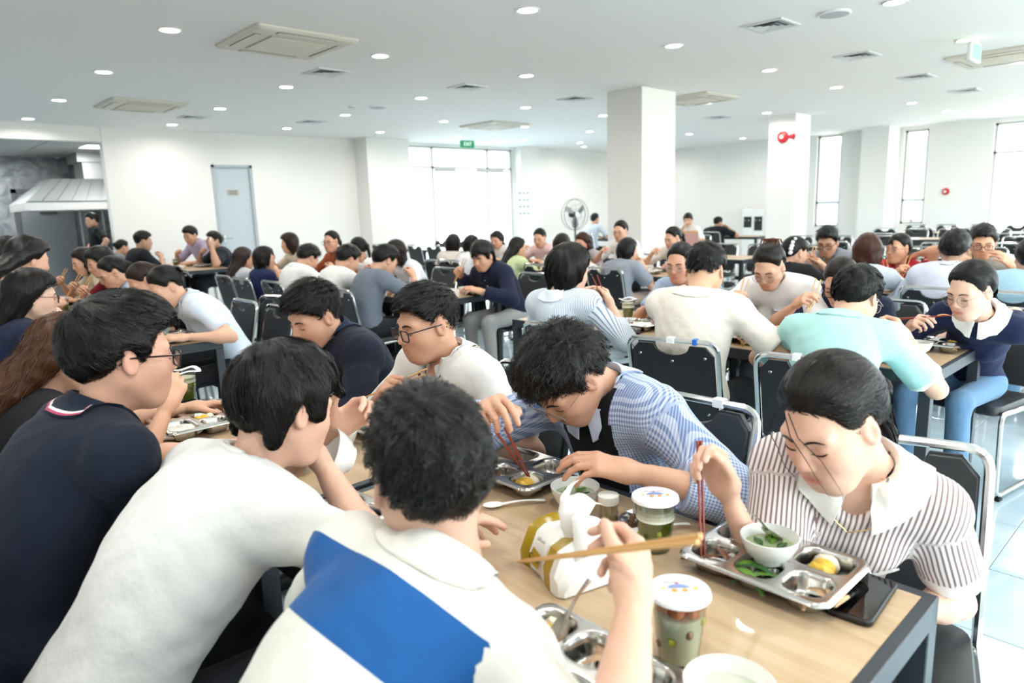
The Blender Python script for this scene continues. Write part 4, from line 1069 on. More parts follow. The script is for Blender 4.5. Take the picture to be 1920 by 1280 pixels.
    def shirt_fn(p):
        d = torso(p, loose*.75)
        for a in arms: d = smin(d, sleeve(p, a), .022)
        d = smax(d, -((p-hemp.astype(np.float32))@hemn.astype(np.float32)), .01)
        d = smax(d, -cone(p, NB-Tn(1)*.005, NB+Tn(1)*.1, nk*1.12+shirt.get('neck', .0), nk*1.3+shirt.get('neck', .0)), .008)
        if shirt.get('vneck'):
            d = smax(d, -cone(p, NB+Fs[:, 0]*.05-Fs[:, 2]*.0, NB+Fs[:, 0]*.14-Fs[:, 2]*shirt['vneck'], .045, .012), .008)
        return d+wrin(p)
    allp = np.array([P0, NB, NT, SR, SL, ER, EL, WR, WL, C, S(.3), S(.6)])
    lo, hi = allp.min(0)-.2, allp.max(0)+.2
    # ---- body: trunk, arms, then head and hands grown on
    BP, BF = surface_net(body, lo, hi, Lq['body'])
    cen = BP[BF].mean(1).astype(np.float32); keep = (shirt_fn(cen) > -.005) & (((cen-hemp)@hemn) > .0)
    for W, E in ((WR, ER), (WL, EL)): keep &= ~(((cen-W)@unit(W-E) > -.012) & (np.linalg.norm(cen-W, axis=1) < .075))
    nku = unit(NT-NB); keep &= ~((((cen-NB)@nku) > .022) & (np.linalg.norm(cen-NT, axis=1) < .16))
    BF = BF[keep]
    used = np.unique(BF); rm = np.full(len(BP), -1); rm[used] = np.arange(len(used)); BP = BP[used]; BF = rm[BF]
    parts_P = [BP]; parts_F = [BF]; tints = [np.ones((len(BP), 4), np.float32)]; off = len(BP); tri = []
    bnd = boundary(BF); bP = BP[bnd]
    def join(c0, ax, r, Pn, Fn, o_):
        a_ = bnd[(np.linalg.norm(bP-c0, axis=1) < r)]
        nb = boundary(Fn)
        if len(a_) < 5 or len(nb) < 5: return
        tri.extend(bridge(BP[a_], a_, Pn[nb], nb+o_, c0, ax))
    hP, hF, hT, lines_ = head_template(fem, Lq['head'])
    Q = Hd+(hP*hs)@Rh.T; parts_P.append(Q); parts_F.append(hF+off); tints.append(hT); join(NB+nku*.022, nku, .085, Q, hF, off); off += len(Q)
    info = {}
    for side, (s, e, w), pose, roll in (('r', arms[0], rpose, rroll), ('l', arms[1], lpose, lroll)):
        tP, tF = hand_template(pose, Lq['hand']); sg = -1 if side == 'r' else 1
        x = unit(w-e); upv = np.array([0, 0, 1.]); upv = upv-x*(upv@x)
        if np.linalg.norm(upv) < .25: upv = np.array([1., 0, 0]); upv = upv-x*(upv@x)
        upv = unit(upv); outv = unit(np.cross(x, upv))*(1 if side == 'r' else -1)
        a = math.radians(roll); z = math.cos(a)*upv+math.sin(a)*outv; y = np.cross(z, x); Rm = np.stack([x, y, z], 1)
        hsz = size*(.92 if fem else 1.02); q = tP*hsz
        if side == 'l': q = q*np.array([1, -1, 1]); tF = tF[:, ::-1]
        parts_P.append(w+q@Rm.T); parts_F.append(tF+off); tt = np.ones((len(tP), 4), np.float32)
        fg = np.clip((tP[:, 0]-.06)/.1, 0, 1)[:, None]; tt[:, :3] *= 1-fg*np.array([.0, .07, .06]); tints.append(tt); join(w-x*.012, x, .05, parts_P[-1], tF, off); off += len(tP)
        info[side] = lambda v, w=w, Rm=Rm, m_=(1 if side == 'r' else -1), hz=hsz: hip+Rw@(w+Rm@(np.array([v[0], v[1]*m_, v[2]])*hz))
    tri = np.array(tri, np.int32).reshape(-1, 3)
    aP = np.concatenate(parts_P); aF = np.concatenate(parts_F)
    zone = ((np.abs((aP-NB)@nku-.024) < .03) & (np.linalg.norm(aP-NB-nku*.024, axis=1) < .09)); 
    for w_, x_ in ((WR, unit(WR-ER)), (WL, unit(WL-EL))): zone |= (np.abs((aP-w_)@x_+.006) < .02) & (np.linalg.norm(aP-w_, axis=1) < .05)
    ed = np.concatenate([aF[:, [0, 1]], aF[:, [1, 2]], aF[:, [2, 3]], aF[:, [3, 0]], tri[:, [0, 1]], tri[:, [1, 2]], tri[:, [2, 0]]]); ed = ed[zone[ed[:, 0]] | zone[ed[:, 1]]]
    for _ in range(10):
        acc = np.zeros_like(aP); c_ = np.zeros(len(aP)); np.add.at(acc, ed[:, 0], aP[ed[:, 1]]); np.add.at(acc, ed[:, 1], aP[ed[:, 0]]); np.add.at(c_, ed[:, 0], 1); np.add.at(c_, ed[:, 1], 1)
        aP = np.where((zone & (c_ > 0))[:, None], .4*aP+.6*acc/np.maximum(c_, 1)[:, None], aP)
    me = np_mesh('body', aP, aF, [skin_mat(tone)], None, tri)
    set_attr(me, 'tint', 'FLOAT_COLOR', np.concatenate(tints)); bo = link('body', me, root)
    if lod < 2:
        for nm_, V_, F2 in lines_: m = MB(); m.add(Hd+(V_*hs)@Rh.T, F2); m.build(nm_, hair_mat('17110e'), bo)
    # ---- shirt
    SP, SF = surface_net(shirt_fn, lo, hi, Lq['shirt'])
    ts = np.linspace(0, 1, 21); sp = np.array([S(t) for t in ts]); arc = np.concatenate([[0], np.cumsum(np.linalg.norm(np.diff(sp, axis=0), axis=1))]); arc = arc[-1]-arc
    dd = ((SP[:, None, :]-sp[None])**2).sum(2); it = dd.argmin(1)
    suv = np.zeros((len(SP), 3), np.float32); latv = np.array([fr(t)[:, 1] for t in ts]); fwd = np.array([fr(t)[:, 0] for t in ts]); upt = np.array([fr(t)[:, 2] for t in ts])
    rel = SP-sp[it]; suv[:, 0] = arc[it]-np.einsum('ij,ij->i', rel, upt[it])*.8; suv[:, 1] = np.einsum('ij,ij->i', rel, latv[it]); frontness = np.einsum('ij,ij->i', rel, fwd[it])
    suv[:, 1] = (SP-NB)@Fs[:, 1]
    armc = np.zeros(len(SP), int); prog = np.zeros(len(SP))
    for n_, (s, e, w) in enumerate(arms):
        da = sleeve(SP.astype(np.float32), (s, e, w)); m_ = (da < .012) & (np.einsum('ij,ij->i', SP-s, np.broadcast_to(unit(e-s), SP.shape)) > .03)
        for s0, e0, o0 in ((s, e, 0.), (e, w, ua)):
            ax = unit(e0-s0); tl = (SP-s0)@ax; on = m_ & (((tl > -.02) & (sl > 1)) if o0 else (tl < np.linalg.norm(e0-s0)+.02))
            r_ = SP-s0-tl[:, None]*ax; a1 = unit(np.cross(ax, [0, 1, .2])); a2 = np.cross(ax, a1); an = np.arctan2(r_@a2, r_@a1)
            suv[on, 0] = tl[on]+o0; suv[on, 1] = an[on]*.058+.03; suv[on, 2] = 1; prog[on] = tl[on]+o0; armc[on] = 1
    mats = [cloth(shirt.get('col', 'e8e8e4'), shirt.get('pat'))]; fm = np.zeros(len(SF), int)
    fc = lambda a: a[SF].mean(1)
    if shirt.get('trim'):
        tc, tw = shirt['trim']; mats.append(cloth(tc)); end = ua*sl if sl <= 1 else ua+fa*(sl-1)
        fm[(fc(armc) > .5) & (fc(prog) > end-tw)] = len(mats)-1
    if shirt.get('open'):
        mats.append(cloth(shirt['open'][0])); wd = shirt['open'][1]
        fm[(fc(armc) < .3) & (np.abs(fc(suv[:, 1])) < wd) & (fc(frontness) > .02)] = len(mats)-1
    me = np_mesh('shirt', SP, SF, mats, fm); set_attr(me, 'suv', 'FLOAT_VECTOR', suv); so = link('shirt', me, root)
    # ---- collar or neckband
    def push(V, gap):
        V = np.asarray(V, np.float32)
        for _ in range(3):
            d = shirt_fn(V); G = np.stack([shirt_fn(V+np.eye(3, dtype=np.float32)[i]*.003)-d for i in range(3)], 1); G /= np.maximum(np.linalg.norm(G, axis=1, keepdims=True), 1e-6)
            V = V+G*np.maximum(gap-d, 0)[:, None]
        return V
    nu = unit(Tn(1)*.6+unit(NT-NB)*.4); nl = unit(Fs[:, 1]-nu*(Fs[:, 1]@nu)); nf = np.cross(nl, nu)
    col = shirt.get('collar')
    if col:
        kind, cc = col[0], col[1]; rn = nk*1.13+shirt.get('neck', 0)*.8; rings = []; N_ = 40 if lod == 0 else 22
        gap = {'polo': 16, 'shirt': 14, 'lace': 8, 'big': 18, 'up': 24}[kind]
        for a in np.linspace(gap, 360-gap, N_):
            t = math.radians(a); c_, s_ = math.cos(t), math.sin(t); fnt = max(0., c_); tip = max(0., 1-min(a-gap, 360-gap-a)/34.)
            sh = .042-.024*fnt; fw_ = {'polo': .034, 'shirt': .032, 'lace': .05, 'big': .062, 'up': .03}[kind]; dr = .014+.02*fnt+tip*{'polo': .012, 'shirt': .026, 'lace': .012, 'big': .03, 'up': .03}[kind]
            if kind == 'up': sh += .022
            sc = .0035*math.sin(a*.5) if kind == 'lace' else 0
            rad = nf*c_*1.04+nl*s_
            q0, q1 = np.array([rn+.013, sh*.85]), np.array([rn+fw_+sc, -dr])
            pr = [(rn, -.012), (rn+.001, sh*.8), (rn+.006, sh)]+[tuple(q0+(q1-q0)*e) for e in (0, .25, .5, .75, 1)]+[tuple(q0+(q1-q0)*e-np.array([.003, .005])) for e in (1, .75, .5, .25)]
            rings.append([NB+rad*r_+nu*z_ for r_, z_ in pr])
        V = np.array(rings); n1, n2 = V.shape[:2]; V = V.reshape(-1, 3); outer = np.tile([0, 0, 0]+[1]*5+[0]*4, n1).astype(bool); inner = np.tile([0]*8+[1]*4, n1).astype(bool)
        V[outer] = push(V[outer], .006); V[inner] = push(V[inner], .0015)
        m = MB(); m.loft([[tuple(p) for p in V[i*n2:(i+1)*n2]] for i in range(n1)], caps=True)
        co = link('collar', m.mesh('collar', cloth(cc)), so)
        if len(col) > 2:
            for q_, (cc2, ww) in enumerate(col[2]):
                st = V.reshape(n1, n2, 3); a_ = st[:, 7]*(1-.5*q_)+st[:, 6]*.5*q_; b_ = st[:, 7]*(1-.5*(q_+1))+st[:, 6]*.5*(q_+1)
                n_ = nu*.0016; m = MB(); m.loft([[a_[i]+n_, b_[i]+n_] for i in range(n1)], closed=False); link('collar_stripe', m.mesh('collar_stripe', cloth(cc2)), co)
    else:
        rn = nk*1.15+shirt.get('neck', 0); pts = push([NB+(nf*math.cos(t)*1.05+nl*math.sin(t))*(rn+.006)+nu*(.012-.02*max(0, math.cos(t))) for t in np.linspace(0, 2*PI, 28)[:-1]], .001)
        m = MB().tube(pts, .0055, 6, closed=True); link('neckband', m.mesh('neckband', cloth(shirt.get('band', shirt.get('col', 'e8e8e4')))), so)
    if shirt.get('buttons'):
        for zt in (.93, .8, .66):
            q = push([S(zt)+fr(zt)[:, 0]*.06], .002)
            d0 = S(zt)+fr(zt)[:, 0]*.3
            ln_ = np.linspace(.3, .05, 60); line = np.array([S(zt)+fr(zt)[:, 0]*t for t in ln_], np.float32); sd_ = shirt_fn(line); i_ = np.argmax(sd_ < .001); c_ = line[i_]
            MB().lathe([(0, .002), (.005, .002), (.006, 0), (0, 0)], 10).xf(Matrix.Translation(c_) @ Vector(fr(zt)[:, 0]).to_track_quat('Z', 'Y').to_matrix().to_4x4()).build('button', PLWHITE, so)
    # ---- legs
    kx, kz = (.03, .5) if stand else (.40, .50)
    if stand: J = [[np.array([0, s*.085, .9]), np.array([.02, s*.09, .5]), np.array([-.02, s*.09, .09])] for s in (-1, 1)]
    else: J = [[np.array([.02, s*.085, .53]), np.array([.39*size, s*.12, .525]), np.array([.36*size, s*.12, .10])] for s in (-1, 1)]
    def legs_fn(p):
        d = ellip(p, P0+[.0, 0, -.0], np.array([.125, .168, .10])*k+.006)
        for a, b, c in J: d = smin(d, cone(p, a, b, .083*k, .062*k), .05); d = smin(d, cone(p, b, c, .062*k, .05*k+(.012 if fem else 0)), .03)
        return d
    alj = np.array([q for j in J for q in j]+[P0]); LP, LF = surface_net(legs_fn, alj.min(0)-.16, alj.max(0)+.16, Lq['leg'])
    link('trousers', np_mesh('trousers', LP, LF, [cloth(legs)]), root)
    for a, b, c in J: link('shoe', shoe_mesh(shoes), root, (c[0]-.01, c[1], .0))
    # ---- hair
    st, hc, ho = hair; g = Rh.T@np.array([0, 0, -1.]); g = unit(g+np.array([0, 0, -.25]))
    if ho.get('hang') is not None: g = unit(np.asarray(ho['hang'], float))
    nst = int(Lq['ns']*ho.get('dens', 1.))
    HP, HF, SV, SF2 = head_hair(st, g, ho, fem, Lq['hair'], nst, rng)
    tp = lambda v: Hd+(v*hs)@Rh.T
    if SV is not None: V = np.concatenate([tp(HP), tp(SV)]); FF = np.concatenate([HF, SF2+len(HP)])
    else: V, FF = tp(HP), HF
    hm = np_mesh('hair', V, FF, [hair_mat(hc)]); fl_ = hair_flow(st, HP, ho)
    if SV is not None:
        n5 = len(SV)//nst; f2 = hair_flow(st, SV, ho); f2[:, :2] += np.repeat(rng.normal(0, .6, (nst, 2)), n5, 0); fl_ = np.concatenate([fl_, f2])
    set_attr(hm, 'hflow', 'FLOAT_VECTOR', fl_); ho_ = link('hair', hm, root)
    # ---- glasses
    if glasses:
        gc, rr, gw = {'black': ('131316', .0021, 'rect'), 'thin': ('8d8579', .0011, 'round'), 'brown': ('4a2c20', .0018, 'rect'), 'clear': ('9aa0a6', .0015, 'rect')}[glasses]
        gm = mat('glasses_'+gc, gc, .3, metal=.3 if gw == 'round' else 0.); m = MB(); lens = []
        for s in (-1, 1):
            if gw == 'rect': ring = [(a, b) for a, b in round_rect(.050, .036, .011, 3)]
            else: ring = [(.0255*math.cos(t), .0235*math.sin(t)) for t in np.linspace(0, 2*PI, 20)[:-1]]
            pts = [np.array([.106-.10*(a+.004)**2*4-.004*abs(a)/.02, s*(.034+a*1.), b-.004]) for a, b in ring]
            m.tube(pts, rr, 5, closed=True); lens.append(pts)
            m.tube([(.1, s*.060, .008), (.092, s*.07, .008), (.02, s*.082, .006), (-.012, s*.083, .004), (-.03, s*.078, -.012)], rr, 5)
        m.tube([(.107, -.0095, .0), (.11, 0, .003), (.107, .0095, .0)], rr, 5)
        T4 = Matrix.Translation(Hd) @ Matrix((np.array(Rh)*hs).tolist()).to_4x4()
        go = m.xf(T4).build('glasses', gm, root)
        if lod < 2:
            for pts in lens: MB().add(pts, [tuple(range(len(pts)))]).xf(T4).build('lens', LENS, go)
    info['head'] = lambda v: Hd+Rh@(np.asarray(v, float)*hs)
    info.update(root=root, shirt=so, hairobj=ho_, world=lambda v: hip+Rw@np.asarray(v, float), loc=loc, T4=Matrix.Translation(Hd) @ Matrix((np.array(Rh)*hs).tolist()).to_4x4(), F=F_, S=S, fr=fr, NB=NB, shirt_fn=shirt_fn, yaw=yaw, headw=head, hip=hip)
    PEOPLE[key] = info
    return info
WOODC = mat('bamboo_chopstick', 'd2a468', .5); REDC = mat('red_brown_chopstick', '8e3b2a', .4)
def chopsticks(p, tip, label, material=WOODC, spread=.012, length=.245, back=.09):
    p = np.asarray(p, float); tip = np.asarray(tip, float); d = unit(tip-p)
    o = thing('chopsticks', label, 'chopsticks', tuple(p), group='chopsticks held by the diners')
    sd = unit(np.cross(d, [0, 0, 1.])); sd2 = np.cross(sd, d)
    for s in (-1, 1):
        a = -d*back+sd*s*spread*.9+sd2*s*spread*.6; b = d*(length-back)+sd*s*.0035
        MB().tube([a, b], [.0036, .0022], 6).build('stick', material, o)
    return o
# ------------------------------------------------------------------ who sits where
BLK, DBR, BRN, AUB = '14110f', '1e1714', '33221a', '4a2a1e'
SH = lambda **k: ('short', BLK, dict(dict(top=.014, slen=.035, lift=.007, mess=.35, side=.004), **k))
def seatX(xn, side): return xn-.25 if side == 'n' else xn+TW+.20
NICK = dict(rugby='man in rugby shirt', whitetee='man in plain white T-shirt', navypolo='man in navy polo', wavy='woman with wavy brown hair', navyshirt='young man in dark navy shirt', whitepolo='man in white polo', checked='man in checked overshirt', striped='woman in brown-striped blouse', cream='man in cream polo', mint='man in mint polo', bobstripe='bob-haired woman in pinstriped shirt', lace='woman with lace collar', glassgirl='glasses woman behind mint polo', kitchentee='woman in printed white T-shirt', bluegrey='woman in grey-blue T-shirt', lavender='curly-haired man in lavender shirt', auburn='woman with auburn hair', flowerclip='woman with flower clip', paleblue2='person at right edge', bigglasses='man with thick black glasses', redfloral='woman in red floral shirt', greyglasses='man in grey collared shirt', darknavy='man in buttoned navy shirt', greytee='man in slate grey T-shirt', whiteshirt_a='man in white shirt beside grey T-shirt', whiteshirt_b='man in loose white shirt', navywoman='woman in navy short-sleeved top', longbrown='woman with long brown hair', brownbob='woman with reddish-brown bob', rust='woman in rust blouse', ponywhite='woman with high ponytail', longwhite='woman in pale white blouse', puffgrey='woman in puff-sleeved dress', hoopstripe='woman in hoop-striped top', lime='woman in lime green', whiteblouse='bob-haired woman in white blouse', beigeblouse='bob-haired woman in beige blouse', pinkwoman='woman in pink blouse', shorthair='short-haired person in white', chestnut='woman with chestnut hair', bunwoman='woman with high bun', bluelip='woman in beige by shopping bags', paleblue='woman in pale blue polo', browngirl='girl with brown ponytail', skyglasses='woman in light blue shirt', maroon='person in maroon top', beigetop='woman in beige top at left', longnavy='woman with long hair in navy', edgeman='person at left edge', longblack_a='woman with sleek black hair', longblack_b='dark-haired woman at far left', lilac='man in lilac polo', phoneman='man holding phone', blackfar='short-haired man in black T-shirt', bunfar='person with bun at far table', mouthman='man covering his mouth', blackback='man in black near far pillar', fanman='man beside the fan')
def sit(key, who, px, X, xn, side, dy=0., dyaw=0., cdy=0., hy=None, cx=0., nochair=False, **kw):
    head = atX(px[0], px[1], X); yaw = (0 if side == 'n' else 180)+dyaw
    sx = seatX(xn, side)+cx; sy = head[1]+dy
    kw.setdefault('hipx', -.05 if side == 'n' else .03)
    inf = person(key, who, head, (sx, sy), yaw, hy=hy, **kw)
    short = NICK[key]
    inf.update(xn=xn, side=side, short=short, tabx=xn+.2 if side == 'n' else xn+TW-.2)
    if not nochair: chair(sx, sy+cdy, yaw, 'chrome-framed black padded chair under the '+short, 'chairs the diners sit on', kw.get('lod', 1) < 2)
    return inf
A_, B_x, P_, Q_, S_, C_x = .565, 3.04, .77, 3.27, 5.75, 5.5
W1, W2 = 'e2e1de', 'dedbd6'
# --- foreground table, camera side
RUG = ('bands', '1c5796', [(0, 0), (.052, 1), (.158, 0), (.27, 1), (.40, 0)], 0)
sit('rugby', 'man with dark hair in white and blue banded rugby shirt, back to camera', (806, 866), .60, A_, 'n', dy=-.02, dyaw=30, hy=72, hp=10, lod=0, cx=-.1, tone='d9ad95', size=.98, bw=.96, hs=1.04,
    hair=SH(top=.012, th=.012, slen=.035, lift=.006, mess=.4, nape=-.07, side=.004, lump=.002, comb=(0, 0, .1)), shirt=dict(col='e1dfd6', pat=RUG, collar=('polo', 'e4e2d9'), sleeve=.75, loose=.014),
    rh=atX(1190, 1140, .66), lh=(.72, 1.05, .80), rroll=80, relw=atX(1216, 1310, .56), rpose='chop')
sit('whitetee', 'man with dark fringe in plain white T-shirt drinking from a bowl', (528, 744), .60, A_, 'n', dyaw=10, hy=4, hp=18, lod=0, cx=-.08, tone='e0b49c', hs=.99,
    hair=('mop', BLK, dict(top=.014, th=.017, slen=.09, fringe=.052, side=-.012, nape=-.07, lift=.003, mess=.12, crown=(-.05, .02, .13), comb=(.25, 0, -.35))), shirt=dict(col=W1, sleeve=.85, loose=.015, flare=.008),
    rh=atX(606, 872, .70), lh=(.80, 1.50, .93), rpose='hold', lpose='hold', rroll=75, lroll=70)
sit('navypolo', 'man with black-framed glasses in navy polo with red and white collar stripe', (222, 650), .40, A_, 'n', dyaw=4, hy=0, hp=8, lod=0, cx=-.12, tone='dca98f', glasses='black', hs=1.0, bow=.07,
    hair=SH(top=.02, th=.018, slen=.06, lift=.003, mess=.15, topx=.02, nape=-.07, side=-.005, crown=(-.07, .0, .12), comb=(.7, 0, 0)), shirt=dict(col='161d2d', collar=('polo', '1b2233', [('b23f62', .003), ('e9e4e6', .003)]), sleeve=.8, loose=.014, trim=('a83a52', .014)),
    rh=at(286, 878, .83), lh=(.72, 1.95, .80), rpose='rest', rroll=60, lpose='rest')
sit('wavy', 'woman with long wavy brown hair in black top, mostly hidden', (128, 655), .42, A_, 'n', dyaw=0, hy=0, hp=20, sex='f', lod=1, cx=-.1, hair=('wavy', '56341f', dict(top=0, len=.36, slen=.13, vol=.055, vol1=.04, lift=.006, mess=.35, hang=(-.45, 0, -.9), dens=3, front=0)),
    shirt=dict(col='17171a', sleeve=.95, loose=.014), rh=atX(312, 765, .62), lh=(.78, 2.5, .80), rpose='hold', relb=(.1, -.3, -.9), legs='3c4a55')
# --- foreground table, far side
sit('navyshirt', 'young man in dark navy shirt with upturned collar, looking down', (590, 580), 1.22, A_, 'f', hy=184, hp=24, hr=-4, lod=0, tone='d2a388', hs=.98,
    hair=SH(top=.018, fade=1, th=.013, slen=.035, lift=.010, mess=.3, comb=(.8, 0, .1), side=.012, nape=-.055), shirt=dict(col='151b2b', collar=('up', '1d2740'), sleeve=.95, loose=.022, hem=-.04, buttons=1),
    lh=(.99, 2.22, .80), rh=(1.02, 2.60, .83), lpose='rest')
sit('whitepolo', 'man with short faded hair and black glasses in white polo', (803, 594), 1.30, A_, 'f', hy=172, hp=12, lod=0, tone='cd9c80', glasses='black', hs=.97,
    hair=SH(top=.010, fade=1, th=.011, slen=.022, lift=.007, mess=.25, side=.016, nape=-.045, lump=.001, comb=(.5, 0, .3)), shirt=dict(col='e1e0dc', collar=('polo', 'e8e7e4', [('6b4538', .002)]), sleeve=.85, loose=.015, vneck=.045, trim=('c9c5bf', .010), flare=.008),
    rh=at(716, 742, .87), lh=(1.12, 1.45, .80), rpose='chop', rroll=40)
sit('checked', 'man in blue checked overshirt and black T-shirt bending over his tray', (1056, 694), 1.25, A_, 'f', hy=172, hp=52, lod=0, tone='cf9f84', glasses='thin', hs=1.0, bow=.09, dy=-.05,
    hair=SH(top=.022, th=.022, slen=.05, lift=.012, mess=.55, fringe=.06, nape=-.06, lump=.006), shirt=dict(col='cfd9ec', pat=('check', '6f86b6', .0075, .5), open=('0e0f12', .085), collar=('shirt', 'c3d0e8'), sleeve=1.55, loose=.020, hem=-.06),
    rh=atX(908, 772, 1.02), lh=atX(1192, 886, 1.20), rpose='chop', lpose='rest', rroll=20, lroll=15, relb=(-.3, -.55, -.35), lelb=(-.3, .8, -.4))
sit('striped', 'woman with low ponytail in brown-striped blouse with wide white collar', (1560, 772), 1.32, A_, 'f', hy=166, hp=26, hr=6, sex='f', lod=0, tone='e0b49c', hs=1.0, bw=.91, dy=.10, dyaw=16,
    hair=('pony', '19130f', dict(top=.004, th=.015, slen=.11, fringe=.082, side=.008, lift=.002, mess=.1, tie=(-.112, 0, .03), len=.27, sw=.0014)), shirt=dict(col='ece5e3', pat=('v', '8a7472', .0095, .42), collar=('big', 'efece5'), sleeve=.72, loose=.016, puff=.004, trim=('f3f1ec', .042), vneck=.05),
    rh=atX(1364, 924, 1.18), lh=(1.36, .40, .66), lelb=(-.5, .3, -1.), rpose='chop', rroll=60, lpose='rest', relw=atX(1566, 1008, 1.46), cdy=-.14)
# --- second table row
sit('cream', 'man with fresh fade haircut in cream polo, back to camera', (1322, 500), 2.86, B_x, 'n', dyaw=10, hy=12, hp=24, lod=0, tone='dbaa8c', bw=1.04, hs=1.0,
    hair=SH(top=.013, fade=1, th=.012, slen=.025, lift=.006, side=.02, nape=-.03, lump=.003), shirt=dict(col='e8dfd3', collar=('polo', 'eae1d6'), sleeve=.8, loose=.018, flare=.008), rh=atX(1420, 632, 3.02), lh=(3.25, 2.05, .80), rroll=70, relb=(-.1, -.8, -.6))
sit('mint', 'man with side-parted hair and glasses in mint green polo, back to camera', (1606, 548), 3.02, B_x, 'n', dyaw=8, hy=-8, hp=28, lod=0, tone='e0b499', glasses='clear', hs=1.0, bw=1.0,
    hair=SH(top=.016, th=.015, slen=.06, lift=.002, mess=.12, nape=-.06, comb=(.4, .2, -.2)), shirt=dict(col='a9d6d1', collar=('polo', 'aedad5'), sleeve=.8, loose=.018, trim=('e9f3f1', .016), flare=.008), rh=atX(1702, 636, 3.16), lh=(3.2, 1.45, .82), rroll=50, relw=atX(1732, 712, 3.0))
sit('bobstripe', 'woman with black bob hair in blue pinstriped shirt, back to camera', (1066, 500), 2.66, B_x, 'n', dyaw=6, hy=-12, hp=15, sex='f', lod=0, tone='e4b99f', hs=1.0,
    hair=('bob', BLK, dict(top=.012, th=.022, len=.10, vol=.062, vol1=.052, slen=.11, lift=.002, mess=.1, nape=-.08, fringe=.06, side=-.03)), shirt=dict(col='e6ecf3', pat=('v', '7f93b0', .0085, .3), collar=('shirt', 'e2e9f2'), sleeve=1.5, loose=.020, hem=-.06), rh=atX(1146, 572, 2.84), lh=(2.95, 2.62, .95), rroll=80, relb=(-.1, -.7, -.8), legs='2d2d31')
sit('lace', 'woman with thin round glasses in navy top with white lace collar', (1822, 536), 3.52, B_x, 'f', dy=.06, bw=.9, dyaw=-10, hy=158, hp=20, sex='f', lod=0, tone='deb49e', glasses='thin', hs=.98,
    hair=('bun', BLK, dict(top=.003, th=.013, slen=.1, fringe=.095, side=.012, tie=(-.085, 0, -.045), mess=.08, lift=.001)), shirt=dict(col='1b2342', collar=('lace', 'efeeea'), sleeve=.7, loose=.013, hem=-.07), legs='5d7f9e', shoes='cfc7a4',
    lh=at(1797, 622, .80), rh=atX(1706, 612, 3.46), lpose='rest', rpose='chop', lroll=5, lelb=(-.1, 1., .35))
sit('glassgirl', 'woman with glasses and centre-parted hair in navy, behind the man in mint', (1577, 522), 3.58, B_x, 'f', hy=185, hp=30, sex='f', lod=1, glasses='black', hair=('bun', DBR, dict(top=.002, th=.013, slen=.08, tie=(-.11, 0, -.02))), shirt=dict(col='1a2036', sleeve=.7))
sit('kitchentee', 'woman with claw clip in white T-shirt printed with a bottle drawing', (1442, 493), 3.55, B_x, 'f', hy=185, hp=34, sex='f', lod=1, tone='dcae93', glasses='thin', hair=('bun', DBR, dict(top=.003, th=.014, slen=.09, tie=(-.085, 0, .085), mess=.1)), shirt=dict(col='f0eff0', sleeve=.95, loose=.024, flare=.012), legs='4a5058', dyaw=4)
sit('bluegrey', 'woman in grey-blue T-shirt facing the man in cream polo', (1276, 487), 3.60, B_x, 'f', hy=188, hp=14, sex='f', lod=1, tone='d9a389', glasses='thin', hair=('pony', BLK, dict(top=.002, th=.012, slen=.08, len=.2, tie=(-.1, 0, -.02))), shirt=dict(col='9fb2cc', sleeve=.75, neck=.012), rh=at(1215, 575, .86))
# --- third row (right)
sit('lavender', 'man with curly black hair in pale lavender shirt, back to camera', (1790, 463), 5.34, C_x, 'n', hy=5, hp=6, lod=1, tone='c79c82', hair=SH(top=.02, th=.018, lift=.012, mess=.6, nape=-.05), shirt=dict(col='d3d8e8', collar=('shirt', 'd6dbea'), sleeve=1.4, loose=.022), bw=1.08)
sit('auburn', 'woman with straight auburn hair in pale grey top, back to camera', (1627, 466), 5.36, C_x, 'n', hy=15, hp=8, sex='f', lod=1, hair=('long', AUB, dict(top=.008, th=.02, len=.17, slen=.14, vol=.062, vol1=.05, lift=.001, mess=.08)), shirt=dict(col='c3ccd6', sleeve=.7), rh=atX(1685, 520, 5.6))
sit('flowerclip', 'woman with white flower clip in black jacket, back to camera', (1490, 470), 5.30, C_x, 'n', dyaw=-8, hy=-25, hp=18, sex='f', lod=1, hair=('bun', BLK, dict(top=.004, th=.018, slen=.08, tie=(-.09, 0, .0))), shirt=dict(col='19191d', collar=('shirt', '1c1c20'), sleeve=1.8, loose=.022))
sit('paleblue2', 'person in pale blue shirt cut off at the right edge', (1935, 480), 5.28, C_x, 'n', dyaw=-5, hy=10, hp=10, lod=2, hair=SH(), shirt=dict(col='a9cfe4', sleeve=1.5, loose=.024), bw=1.15, legs='6f96b8')
sit('bigglasses', 'man with thick black glasses and raised hand in beige and grey shirt', (1843, 449), 6.08, C_x, 'f', hy=196, hp=16, lod=1, tone='d6a284', glasses='black', hair=SH(top=.02, th=.018, lift=.004, comb=(.5, 0, .3)), shirt=dict(col='b4b3ae', collar=('shirt', 'b9b8b2'), sleeve=1.3, loose=.018), lh=atX(1900, 498, 5.95), lpose='rest', lelb=(-.1, .8, -.7), lroll=60)
sit('redfloral', 'woman with thin glasses in red floral shirt resting her head on one hand', (1686, 462), 6.05, C_x, 'f', dyaw=-5, hy=160, hp=2, sex='f', lod=1, tone='d9a487', glasses='thin', hair=('bun', BLK, dict(top=.002, th=.012, bangs=1, tie=(-.1, 0, 0))), shirt=dict(col='c1283a', pat=('floral', 'efe2d8', 24., .22), collar=('shirt', 'c02c3c'), sleeve=.6), lh=atX(1716, 478, 6.1), lpose='flat', lelb=(.1, .8, -.6), rh=atX(1675, 515, 5.9))
